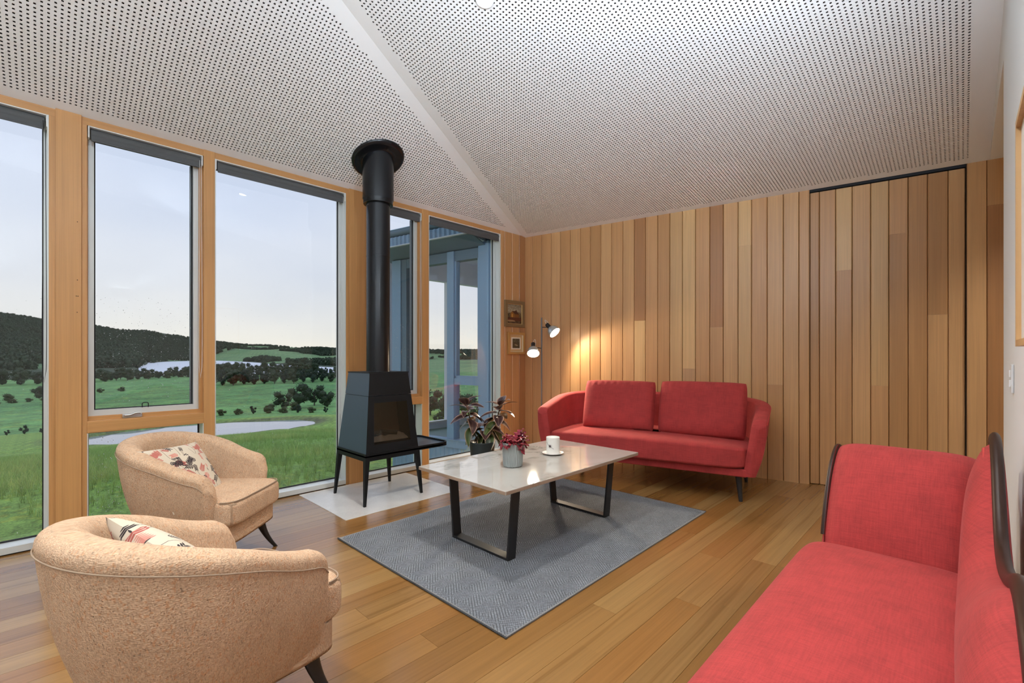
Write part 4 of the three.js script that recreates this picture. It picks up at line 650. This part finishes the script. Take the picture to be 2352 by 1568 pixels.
{
  const t = thing('potted_heuchera', 'small dark red leafy plant in a textured grey pot on the table', 'plant', [2.065, .4613, 1.945]);
  const tex = dtex(256, 128, (u, v) => { const d = Math.abs(Math.sin((u * 26 + v * 7) * Math.PI)) * Math.abs(Math.sin((u * 26 - v * 7) * Math.PI)); return d; }, { size: [1, 1] });
  mesh('pot', lathe([[0, 0], [.056, 0], [.061, .006], [.068, .146], [.0685, .150], [.065, .151], [.062, .147], [.059, .128], [0, .126]], 40), std([.30, .33, .32], .75, { bumpMap: tex, bumpScale: .004 }), t);
  mesh('soil', lathe([[0, .134], [.059, .132]], 20), std([.03, .02, .015], .95), t);
  const r = rng(8); for (let i = 0; i < 26; i++) { const az = i * 2.4 + r() * .3, el = lerp(-.15, 1.2, i / 26), m = mesh('leaf', leafGeo(.058 + r() * .026, .034 + r() * .012, .45, .25, .3, [.30, .03, .04], [.15, .008, .016], r(), .28), redLeafMat, t), rr = .006 + r() * .03, h = .130 + r() * .025; m.position.set(Math.cos(az) * rr, h, -Math.sin(az) * rr); m.quaternion.setFromEuler(new THREE.Euler((r() - .5) * .8, az, el, 'YZX')); }
  for (let i = 0; i < 4; i++) { const m = mesh('leaf', leafGeo(.085, .040, .2, .3, .2, [.34, .04, .06], [.18, .01, .025], r(), .22), redLeafMat, t); m.position.set(.02, .145 + i * .008, .01); m.quaternion.setFromEuler(new THREE.Euler((r() - .5), -.75 + .25 * i, .35 + .2 * i, 'YZX')); }
}
{
  const s = mesh('saucer', lathe([[0, .003], [.035, 0], [.052, .002], [.074, .011], [.076, .013], [.073, .0135], [.052, .006], [0, .006]], 40), phys([.82, .79, .75], .15)); s.position.set(2.509, .4613, 1.905); tag(s, 'small white saucer under the candle on the table', 'saucer');
  const t = thing('candle_cup', 'white candle in a printed white cup on a saucer', 'candle', [2.509, .4676, 1.905]);
  mesh('cup', lathe([[0, 0], [.044, 0], [.0465, .003], [.0475, .112], [.047, .115], [.0445, .115], [.0435, .09], [0, .089]], 40), phys([.80, .79, .74], .22), t);
  mesh('wax', lathe([[0, .0925], [.043, .091]], 24), std([.78, .74, .62], .5), t); mesh('wick', bar([0, .092, 0], [.001, .102, 0], .0008), M.gasket, t);
  // the printed sprig: a dark star flower on a bent stalk, a skin on the cup's side
  const az0 = Math.atan2(3.96 - 1.905, -2.509) + .45, onCup = (a, y) => { const rr = .0466 + (y / .112) * .0011 + .0004; return [Math.cos(az0 + a) * rr, y, Math.sin(az0 + a) * rr]; };
  const star = []; for (let k = 0; k < 7; k++) { const th = k / 7 * 6.283 + .3, c = onCup(0, .056), tip = onCup(Math.cos(th) * .017 / .047, .056 + Math.sin(th) * .017), n1 = onCup(Math.cos(th + .45) * .006 / .047, .056 + Math.sin(th + .45) * .006), n2 = onCup(Math.cos(th - .45) * .006 / .047, .056 + Math.sin(th - .45) * .006); star.push(...c, ...n1, ...tip, ...c, ...tip, ...n2); }
  const g = new THREE.BufferGeometry(); g.setAttribute('position', new THREE.Float32BufferAttribute(star, 3)); g.computeVertexNormals(); const ink = std([.03, .015, .02], .6, { side: THREE.DoubleSide }); mesh('printed_flower', g, ink, t);
  mesh('printed_stalk', tube([[-.55, .038], [-.3, .046], [0, .056], [.3, .066], [.5, .074], [.55, .084]].map(([a, y]) => onCup(a, y)), .0009, 30, 5), ink, t);
}
// ------------------------------------------------------------------ wing of the house outside, seen through the last windows
{
  const t = thing('house_wing', 'blue-grey corrugated metal wing of the house outside with tall windows', 'building', [3.85, 0, -.15], twTurn);
  // local: x along TD (positive toward the room), z = outward normal TN (toward the viewer)
  const cb = M.colorbond, box = (n, ...b) => mesh(n, bx(...b), cb, t);
  const corr = (x0, x1, y0, y1, z, name, per = .076, amp = .009, parent = t) => { const n = Math.round((x1 - x0) / per * 8); const g = surf(n, 1, (u, v) => [lerp(x0, x1, u), lerp(y0, y1, v), z + amp * Math.sin(lerp(x0, x1, u) / per * 2 * Math.PI)]); return mesh(name, g, M.colorbondS, parent); };
  M.colorbondS = std([.21, .34, .50], .45, { metalness: .1, side: THREE.DoubleSide });
  corr(-1.755, .12, -1.6, -.03, .012, 'corrugated_wall'); box('sill_band', -1.76, .12, -.035, .068, -.05, .03); box('sill_flashing', -1.77, .12, .062, .074, -.05, .045);
  mesh('wall_core', bx(-1.74, .12, -1.6, -.03, -.08, 0), M.colorbondDark, t);
  box('corner_post', -1.755, -1.58, .07, 2.5, -.12, .018); mesh('window_post', bx(-1.58, -1.478, .07, 2.5, -.10, .006), M.colorbondDark, t); box('window_post', -.713, -.60, .07, 2.5, -.10, .02); box('window_post', -.203, .12, .07, 2.56, -.10, .015); box('cover_strip', -.07, -.03, .07, 2.56, .015, .03);
  mesh('window_head', bx(-1.58, -.2, 2.372, 2.5, -.10, .004), M.colorbondDark, t); box('transom', -.6, -.203, .78, .862, -.09, .012); box('sash_stile', -.60, -.572, .86, 2.372, -.07, .0); box('sash_stile', -.225, -.203, .86, 2.372, -.07, .0); box('sash_rail', -.6, -.2, .862, .895, -.07, 0);
  const pane = (x0, x1, y0, y1) => { const g = new THREE.PlaneGeometry(x1 - x0, y1 - y0); g.translate((x0 + x1) / 2, (y0 + y1) / 2, -.04); mesh('pane', g, M.glass, t).castShadow = false; };
  pane(-1.478, -.713, .07, 2.372); pane(-.6, -.203, .86, 2.372); pane(-.6, -.203, .07, .78);
  // eave: soffit, corrugated fascia, gutter and roof
  const so = new THREE.Shape([[-2.35, -.1], [-.115, -.1], [-.04, .375], [-2.35, .375]].map((p) => new THREE.Vector2(...p))); const sg = new THREE.ExtrudeGeometry(so, { depth: .012, bevelEnabled: false }); sg.rotateX(Math.PI / 2); sg.translate(0, 2.592, 0); sg.scale(1, 1, 1); const sp = sg.attributes.position; for (let i = 0; i < sp.count; i++) sp.setY(i, sp.getY(i) - (sp.getZ(i) < .1 ? .085 : 0)); sg.computeVertexNormals(); mesh('soffit', sg, M.colorbondDark, t);
  corr(-2.35, -.04, 2.585, 2.70, .385, 'fascia'); const endF = surf(48, 1, (u, v) => { const zz = lerp(-.15, .385, u); return [-.04 - .16 * (.385 - zz) * .9 + .007 * Math.sin(zz / .05 * 2 * Math.PI), lerp(2.56, 2.73, v), zz]; }); mesh('end_fascia', endF, M.colorbondS, t);
  mesh('fascia_trim', bx(-2.36, -.03, 2.575, 2.588, .36, .395), std([.5, .58, .66], .4), t);
  const gut = tube([[-2.4, 2.765, .33], [-1.2, 2.765, .33], [-.3, 2.765, .33]], .055, 8, 14); mesh('gutter', gut, M.colorbondDark, t); mesh('gutter_lip', bar([-2.4, 2.80, .375], [-.3, 2.80, .375], .008), cb, t);
  const rf = surf(120, 1, (u, v) => { const x = lerp(-2.4, .3, u); return [x, lerp(2.80, 3.12, v) + .01 * Math.sin(x / .076 * 2 * Math.PI), lerp(.36, -.9, v)]; }); mesh('roof_sheet', rf, M.colorbondS, t);
  // inside of the wing: floor, far wall with two openings, ceiling, end walls
  const inv = (x, z) => { const dx = x - 3.85, dz = z + .15; return [dx * TD[0] + dz * TD[1], dx * TN[0] + dz * TN[1]]; };
  const w = new THREE.Group(); w.name = 'inner_room'; w.userData.label = 'pale inner walls of the wing'; t.add(w); const back = V3(-3.85, 0, .15).applyAxisAngle(V3(0, 1, 0), -twTurn); w.position.copy(back); w.rotation.y = -twTurn;   // world axes again
  const wb = (n, ...b) => mesh(n, bx(...b), M.wingWall, w);
  wb('far_wall', 3.55, 8, 2.34, 2.75, -2.1, -2.0); wb('far_wall', 4.605, 4.84, .11, 2.34, -2.1, -2.0); wb('far_wall', 3.5, 3.66, .0, 2.4, -2.1, -2.0); wb('far_wall', 6.3, 8, .11, 2.34, -2.1, -2.0); wb('far_wall', 3.5, 8, -.2, .11, -2.1, -2.0); wb('end_wall', 8, 8.1, -.2, 2.75, -2.1, .2);
  mesh('far_sill', bx(3.6, 6.3, .11, .13, -2.02, -1.93), M.alu, w); for (const [a, b] of [[3.66, 4.605], [4.84, 6.3]]) { const g = new THREE.PlaneGeometry(b - a, 2.23); g.translate((a + b) / 2, 1.225, -2.05); mesh('pane', g, M.glass, w).castShadow = false; }
  mesh('wing_floor', bx(3.75, 8, -.2, 0, -2.0, -.2), M.deck, w); mesh('wing_ceiling', bx(3.9, 8, 2.7, 2.75, -2.1, -.15), M.wingWall, w); mesh('party_wall', bx(4.3, 8, -.2, 2.75, -.22, -.17), M.wingWall, w);
}

// ------------------------------------------------------------------ the land: a hillside down to a dam, paddocks, a lake, hills and a forested mountain
const headOf = (x, z) => Math.atan2(x, -z) * 180 / Math.PI;          // degrees east of north
const RIDGE = [[-60, .10], [-20, .125], [-8, .112], [-2.4, .0964], [.25, .0813], [3.4, .068], [5.3, .0575], [7.3, .0567], [10.8, .0378], [12.8, .030], [15.4, .0227], [18.2, .0208], [21.4, .017], [25, .0132], [33, .012], [41, .0113], [60, .015], [90, .02]];
const SHORE = [[-60, 5000], [6, 5000], [7.6, 1250], [9, 1500], [12.8, 1780], [15.4, 1336], [18.2, 900], [21.4, 700], [25, 590], [29, 540], [33, 3000], [90, 3000]];   // far shore of the lake
const POND = { x: 14.2, z: -62.5, y: -8.05 }, LAKE = -14.2;
const pondD = (x, z) => { const dx = x - POND.x, dz = z - POND.z, a = Math.atan2(dz, dx), R = 1 + .10 * Math.sin(2 * a + .6) + .05 * Math.sin(3 * a); return Math.hypot(dx / 11.2, dz / 6.6) / R; };
function land(x, z) {
  const r = Math.hypot(x, z), a = headOf(x, z), c = Math.cos((45.6 - a) * Math.PI / 180), hd = clamp(c, .25, 1);
  let y = table([[0, -.62], [5, -.70], [12, -1.45], [25, -3.15], [45, -6.3], [58, -7.85], [75, -8.2], [95, -9.6], [130, -10.6], [220, -11.8], [330, -12.6], [400, -13.5], [450, -14.7], [560, -16.2], [5200, -16.5]], r);
  y += (fbm(x * .03 + 5, z * .03, 3, 3) - .5) * 2.0 * sstep(12, 60, r) * (1 - sstep(300, 520, r)) + (fbm(x * .2, z * .2, 9, 3) - .5) * .25 * sstep(4, 15, r);
  if (r > 25 && r < 110) { const d = pondD(x, z); y = lerp(POND.y - .35 + .9 * sstep(.9, 1.25, d), y, sstep(1.0, 1.75, d)); y = lerp(y, Math.max(y, POND.y + .22), sstep(1.04, 1.12, d) * (1 - sstep(1.5, 1.9, d))); }
  // hills beyond the lake, mountain to the left
  const rid = table(RIDGE, a), mt = 1 - sstep(8.5, 14, a), rr = lerp(2600, 3600, mt), foot = lerp(Math.min(table(SHORE, a), 1900), 430, 1 - sstep(6.2, 8.2, a));
  const k = clamp((r - foot) / (rr - foot)), top = 1.15 + rr * hd * rid, shape = lerp(Math.pow(k, 1.15), .12 * sstep(0, .3, k) + .88 * Math.pow(k, 1.9), mt);
  if (k > 0) { const roll = (fbm(x * .0022 + 3, z * .0022 + 8, 21, 4) - .5); y = lerp(y, top, shape) + roll * 70 * Math.sin(Math.PI * clamp(k)) * lerp(.42, .9, mt) ; if (mt < .5) y += 10 * Math.max(0, Math.sin(k * 14 + a * .5)) * Math.sin(Math.PI * k); }
  if (r > rr) y = top - (r - rr) * .12;
  return y;
}
// tree cover: 0 grass, 1 forest
function woods(x, z) {
  const r = Math.hypot(x, z), a = headOf(x, z); if (r < 240) return 0;
  const n = fbm(x * .004 + 2, z * .004 + 7, 31, 4), mt = 1 - sstep(8.5, 14, a);
  const f = lerp(sstep(.53, .60, n + .05 * sstep(1800, 2600, r)), sstep(.36, .44, n + .16 * sstep(700, 1400, r)), mt); return r < 420 ? f * .0 : f;
}
{
  const NA = 260, NR = 300, P = [], C = [], U = [], V = [], I = [], I2 = [], r0 = .9, r1 = 4600, a0 = -62, a1 = 92;
  for (let i = 0; i <= NA; i++) for (let j = 0; j <= NR; j++) {
    const a = lerp(a0, a1, i / NA) * Math.PI / 180, r = r0 * Math.pow(r1 / r0, j / NR), x = 1 + Math.sin(a) * r, z = -.2 - Math.cos(a) * r, y = land(x, z);
    P.push(x, y, z); U.push(x / 2.4, z / 2.4); V.push(x / 37, z / 37);
    const n1 = fbm(x * .05, z * .05, 41, 3), n2 = fbm(x * .012 + 9, z * .012, 43, 3), w = woods(x, z), d = pondD(x, z);
    let c = [.105 + .10 * n1, .185 + .12 * n1, .045 + .02 * n1];                                  // rough pasture
    if (r > 78) { const g = n2; c = [.050 + .075 * g, .150 + .10 * g, .045 + .03 * g]; }                // sown paddocks
    if (r > 450) c = [.060 + .08 * n2, .145 + .07 * n2, .060 + .03 * n2];
    if (w > 0) c = c.map((k, q) => lerp(k, [.026, .042, .022][q], w));
    if (d > .9 && d < 1.35 && r < 110) { const m = (1 - Math.abs(d - 1.08) / .24); c = c.map((k, q) => lerp(k, [.085, .070, .050][q], clamp(m) * .9)); }
    if (x < 2 && x > -30 && z < -44 && z > -60) { const m = sstep(.45, .62, fbm(x * .09, z * .16, 51, 3)); c = c.map((k, q) => lerp(k, [.10, .085, .06][q], m * .8)); }   // bare track
    C.push(...c);
  }
  for (let i = 0; i < NA; i++) for (let j = 0; j < NR; j++) { const a = i * (NR + 1) + j, b = a + NR + 1; (j < 158 ? I : I2).push(a, a + 1, b, b, a + 1, b + 1); }
  const g = new THREE.BufferGeometry(); g.setAttribute('position', new THREE.Float32BufferAttribute(P, 3)); g.setAttribute('color', new THREE.Float32BufferAttribute(C, 3)); g.setAttribute('uv', new THREE.Float32BufferAttribute(U, 2)); g.setIndex([...I, ...I2]); g.computeVertexNormals(); const far = g.clone(); far.setAttribute('uv', new THREE.Float32BufferAttribute(V, 2)); far.setIndex(I2); g.setIndex(I);
  const m2 = mesh('far_ground', far, std([2.4, 2.4, 2.4], .95, { vertexColors: true, map: grassMap, side: THREE.DoubleSide })); m2.userData.kind = 'structure'; m2.userData.label = 'far paddocks, hills and mountain slopes';
  const m = mesh('ground', g, std([2.4, 2.4, 2.4], .95, { vertexColors: true, map: grassMap, side: THREE.DoubleSide })); m.userData.kind = 'structure'; m.userData.label = 'green farmland falling away to a valley and hills';
}
// water: murky grey, made paler in the colour to stand for reflected sky
const water = phys([.33, .33, .38], .06, { ior: 1.9 });
{
  const g = new THREE.CircleGeometry(1, 64), p = g.attributes.position; for (let i = 0; i < p.count; i++) { const x = p.getX(i), z = p.getY(i), l = Math.hypot(x, z) || 1; let lo = .5, hi = 30; if (l > .5) { const ux = x / l, uz = z / l; for (let k = 0; k < 30; k++) { const m = (lo + hi) / 2; pondD(POND.x + ux * m, POND.z + uz * m) < 1.06 ? lo = m : hi = m; } p.setXYZ(i, POND.x + ux * lo, POND.y, POND.z + uz * lo); } else p.setXYZ(i, POND.x, POND.y, POND.z); }
  g.computeVertexNormals(); tag(mesh('farm_dam', g, water), 'small oval farm dam of still murky water paled for reflected sky below the house', 'pond');
  const sh = new THREE.Shape(), near = [], farS = []; for (let a = 6.6; a <= 31; a += .4) { const c = a * Math.PI / 180; near.push(new THREE.Vector2(Math.sin(c) * 452, Math.cos(c) * 452)); const R = Math.min(table(SHORE, a), 1900) + 60; farS.push(new THREE.Vector2(Math.sin(c) * R, Math.cos(c) * R)); } sh.setFromPoints([...near, ...farS.reverse()]); const L = new THREE.ShapeGeometry(sh); L.rotateX(-Math.PI / 2); L.translate(0, LAKE, 0); const lk = mesh('lake', L, phys([.72, .74, .80], .45)); tag(lk, 'long lake with sky glare put into its pale colour, in the valley behind the dark tree belt', 'lake');  // lake colour is whitened to imitate sky glare on the water
}

// ------------------------------------------------------------------ trees
const barkMat = std([.10, .085, .07], .95);
const crownMats = [[.030, .050, .022], [.040, .060, .030], [.024, .042, .026], [.055, .070, .025]].map((c) => std(c, .95, { side: THREE.DoubleSide }));
function blob(r, seed, sx = 1, sy = 1) { const g = mergeVertices(new THREE.IcosahedronGeometry(r, 2).deleteAttribute('normal').deleteAttribute('uv')), p = g.attributes.position; for (let i = 0; i < p.count; i++) { const x = p.getX(i), y = p.getY(i), z = p.getZ(i), k = 1 + .55 * (fbm(x / r * 1.7 + seed * 3.1, y / r * 1.7 + z / r * 1.3 + seed, seed, 3) - .5) + .22 * (hash2(i, seed, 3) - .5); p.setXYZ(i, x * k * sx, y * k * sy, z * k * sx); } g.computeVertexNormals(); return g; }
function leaves(list, n, size, seed) {   // clumps of foliage scattered over soft crowns: small bent flakes turned every way
  const r = rng(seed), P = []; const tot = list.reduce((q, b) => q + b[3] * b[3], 0);
  for (const [cx, cy, cz, R, sy = 1] of list) { const k = Math.round(n * R * R / tot); for (let i = 0; i < k; i++) { const u = r() * 2 - 1, a = r() * 6.283, q = Math.sqrt(1 - u * u), d = R * (.72 + .42 * r()), x = cx + q * Math.cos(a) * d, y = cy + u * d * sy, z = cz + q * Math.sin(a) * d, s = size * (.6 + .8 * r()), e1 = V3(r() - .5, r() - .5, r() - .5).normalize(), e2 = V3(r() - .5, r() - .5, r() - .5).normalize(); P.push(x - e1.x * s, y - e1.y * s, z - e1.z * s, x + e1.x * s, y + e1.y * s, z + e1.z * s, x + e2.x * s * 1.3, y + e2.y * s * 1.3, z + e2.z * s * 1.3); } }
  const g = new THREE.BufferGeometry(); g.setAttribute('position', new THREE.Float32BufferAttribute(P, 3)); g.computeVertexNormals(); return g;
}
function crownOf(list, n, size, seed, core = .8) { const parts = list.map(([x, y, z, R, sy = 1], i) => blob(R * core, seed + i, 1, sy).translate(x, y, z).toNonIndexed()); const g = mergeGeometries([...parts, leaves(list, n, size, seed)]); return g; }
const treeKinds = [0, 1, 2, 3].map((k) => { const r = rng(60 + k), list = [], n = [8, 7, 6, 5][k]; for (let i = 0; i < n; i++) { const a = i * 2.4 + k, d = i ? .12 + .17 * r() : 0; list.push([Math.cos(a) * d, lerp([.26, .20, .16, .08][k], [.84, .80, .86, .55][k], (i + .3 * r()) / n), Math.sin(a) * d, [.165, .17, .13, .20][k] * (.75 + .5 * r()), [.8, .95, 1.25, .85][k]]); } return { crown: crownOf(list, 520, .034, k * 31 + 5), trunk: mergeGeometries([bar([0, -.08, 0], [.02, .55, 0], .032, .018, 7), bar([.01, .30, 0], [.16, .62, .05], .016, .009, 5), bar([.01, .33, 0], [-.14, .62, -.06], .016, .009, 5)]) }; });
function tree(kind, x, z, h, turn, wide, label, group, name = 'tree', cat = 'tree') { const t = thing(name, label, cat, [x, land(x, z) - .04 * h, z], turn, group), K = treeKinds[kind]; mesh('crown', K.crown, crownMats[kind], t); if (kind < 3) mesh('trunk', K.trunk, barkMat, t); t.scale.set(h * wide, h, h * wide); }
const tr = rng(314), D2R = Math.PI / 180;
function row(n, a0, a1, r0, r1, h0, h1, kinds, wide, label, group, name, cat, jit = 1) { for (let i = 0; i < n; i++) { const q = (i + .5 + (tr() - .5) * .9) / n, a = lerp(a0, a1, q) * D2R, r = lerp(r0, r1, q) * (1 + (tr() - .5) * .06 * jit); tree(kinds[Math.floor(tr() * kinds.length)], Math.sin(a) * r, -Math.cos(a) * r, lerp(h0, h1, tr()), tr() * 6.28, wide * (.85 + .3 * tr()), label, group, name, cat); } }
// belts: staggered rows, each tree clear of the next
function belt(rows, a0, a1, r0, r1, h0, h1, kinds, wide, label, group, name, cat, gap = .92) {
  for (let j = 0; j < rows; j++) { const w = h1 * wide * .92 * gap, rm = (r0 + r1) / 2 + j * w * .95, n = Math.max(1, Math.floor((a1 - a0) * D2R * rm / w)); for (let i = 0; i < n; i++) { const q = (i + .5 + (j % 2 ? .25 : -.25)) / n, a = lerp(a0, a1, q) * D2R, r = lerp(r0, r1, q) + j * w * .95 + (tr() - .5) * w * .12; tree(kinds[Math.floor(tr() * kinds.length)], Math.sin(a) * r, -Math.cos(a) * r, lerp(h0, h1, tr()), tr() * 6.28, wide * (.86 + .14 * tr()), label, group, name, cat); } } }
belt(5, 12.2, 26, 226, 256, 5.2, 8.2, [0, 1, 2, 2], 1.15, 'dark tree in the near belt across the paddocks', 'near tree belt');
belt(4, 11.8, 23, 352, 388, 7, 12, [0, 1, 0, 2], 1.05, 'tall dark tree on the shore before the lake', 'lakeside trees', undefined, undefined, .92); belt(2, 23, 27.5, 384, 404, 5, 8, [1, 2], 1.1, 'tall dark tree on the shore before the lake', 'lakeside trees');
belt(5, 2.2, 11.8, 330, 362, 5, 9, [0, 1, 3], 1.15, 'bushy tree beyond the paddock, seen through the window with the winder', 'trees behind the casement');
belt(1, -6, 1.2, 178, 188, 3, 5.2, [1, 0, 3], 1.2, 'hedge tree beyond the paddock in the leftmost window', 'trees in the leftmost window'); belt(1, -6, 1.0, 168, 171, 1.6, 2.1, [3], 1.5, 'clipped green hedge bush in the leftmost window', 'hedge in the leftmost window', 'hedge_bush', 'bush', .9); belt(3, -6, 2.4, 300, 330, 7, 11, [0, 1], 1.15, 'forest-edge tree below the mountain in the leftmost window', 'forest-edge trees');
for (const [a, r, h, k, w] of [[20.0, 95, 4.2, 0, 1.0], [21.6, 101, 5.8, 0, 1.05], [23.2, 106, 4.9, 0, 1.05], [24.6, 100, 4.0, 1, 1.0], [21.3, 93, 2.6, 3, 1.2], [18.6, 94, 2.2, 3, 1.2]]) tree(k, Math.sin(a * D2R) * r, -Math.cos(a * D2R) * r, h, a, w, 'tree in the round clump standing in the paddock beyond the dam', 'paddock clump');
belt(1, 13.6, 25.8, 88, 84, .9, 1.9, [3, 2, 3], 1.25, 'low bush on the fence line beyond the dam', 'fence-line bushes', 'bush', 'bush', .95); belt(1, -3.5, .8, 76, 74, .6, 1.3, [3, 2], 1.2, 'low bush on the near fence line in the leftmost window', 'near fence bushes', 'bush', 'bush');
for (const [a, r, h] of [[3.0, 205, 3.2], [3.9, 212, 2.4], [5.4, 215, 2.6]]) tree(3, Math.sin(a * D2R) * r, -Math.cos(a * D2R) * r, h, a, 1.2, 'lone bush by the dirt patch in the middle paddock', 'middle paddock bushes', 'bush', 'bush');
belt(2, 30, 47, 70, 60, 3.2, 5.0, [1, 2, 0], 1.1, 'dark scrub tree beyond the wing windows', 'scrub beyond the wing'); belt(1, 30, 47, 54, 46, 1.2, 2.2, [3, 2], 1.3, 'dark low scrub beyond the wing windows', 'low scrub beyond the wing', 'bush', 'bush');
// forest on the mountain and the far hills
{
  const N = 26000, g = crownOf([[0, .2, 0, .75, 1.1], [.4, -.2, .2, .5], [-.35, -.15, -.3, .5]], 110, .22, 9, .78), im = new THREE.InstancedMesh(g, std([1, 1, 1], .95, { side: THREE.DoubleSide }), N), q = new THREE.Object3D(), r = rng(17), c = new THREE.Color(); let n = 0;
  for (let t = 0; t < 400000 && n < N; t++) { const a = lerp(-9, 46, r()) * D2R, d = 440 * Math.pow(3500 / 440, Math.sqrt(r())), x = Math.sin(a) * d, z = -Math.cos(a) * d, y = land(x, z); if (y < LAKE + 1 || woods(x, z) < .45 + .3 * r()) continue; const s = 3.2 + r() * 3.6; q.position.set(x, y + s * .5, z); q.rotation.y = r() * 6; q.scale.set(s, s * (.9 + .4 * r()), s); q.updateMatrix(); im.setMatrixAt(n, q.matrix); const k = .8 + .4 * r(); c.setRGB(.034 * k, .056 * k, .028 * k); im.setColorAt(n, c); n++; }
  im.count = n; im.name = 'forest'; im.userData = { kind: 'stuff', label: 'dark forest on the mountain and far hills', category: 'forest' }; scene.add(im);
}
// long grass near the house
{
  const blades = []; const r = rng(3); for (let i = 0; i < 7; i++) { const a = r() * 6.28, h = .6 + .5 * r(), b = .25 + .35 * r(), w = .016; const P = [], dx = Math.cos(a), dz = Math.sin(a), ox = (r() - .5) * .25, oz = (r() - .5) * .25; for (const t of [0, .5, 1]) { const ww = w * (1 - t), X = ox + dx * b * t * t, Z = oz + dz * b * t * t; P.push([X - dz * ww, h * t, Z + dx * ww], [X + dz * ww, h * t, Z - dx * ww]); } const v = []; for (const [i0, i1, i2] of [[0, 1, 2], [1, 3, 2], [2, 3, 4]]) v.push(...P[i0], ...P[i1], ...P[i2]); const g = new THREE.BufferGeometry(); g.setAttribute('position', new THREE.Float32BufferAttribute(v, 3)); g.computeVertexNormals(); blades.push(g); }
  const g = mergeGeometries(blades), N = 70000, im = new THREE.InstancedMesh(g, phys([1, 1, 1], .9, { side: THREE.DoubleSide, transmission: .4, thickness: 0 }), N), q = new THREE.Object3D(), c = new THREE.Color();
  for (let i = 0; i < N; i++) { const a = lerp(-14, 50, r()) * D2R, d = 2.2 + 34 * Math.pow(r(), .62), x = .6 + Math.sin(a) * d, z = -.9 - Math.cos(a) * d, f = fbm(x * .5, z * .5, 61, 3), s = (.08 + .13 * r()) * (.55 + f); q.position.set(x, land(x, z) - .01, z); q.rotation.y = r() * 6.28; q.scale.set(s, s, s); q.updateMatrix(); im.setMatrixAt(i, q.matrix); const k = .7 + .7 * r(), yl = sstep(.5, .75, f) * r(); c.setRGB((.30 + .26 * yl) * k, (.44 + .14 * yl) * k, (.12 + .08 * yl) * k); im.setColorAt(i, c); }
  im.name = 'long_grass'; im.userData = { kind: 'stuff', label: 'long green grass on the slope outside the windows', category: 'grass' }; scene.add(im);
}
renderer.render(scene, camera);
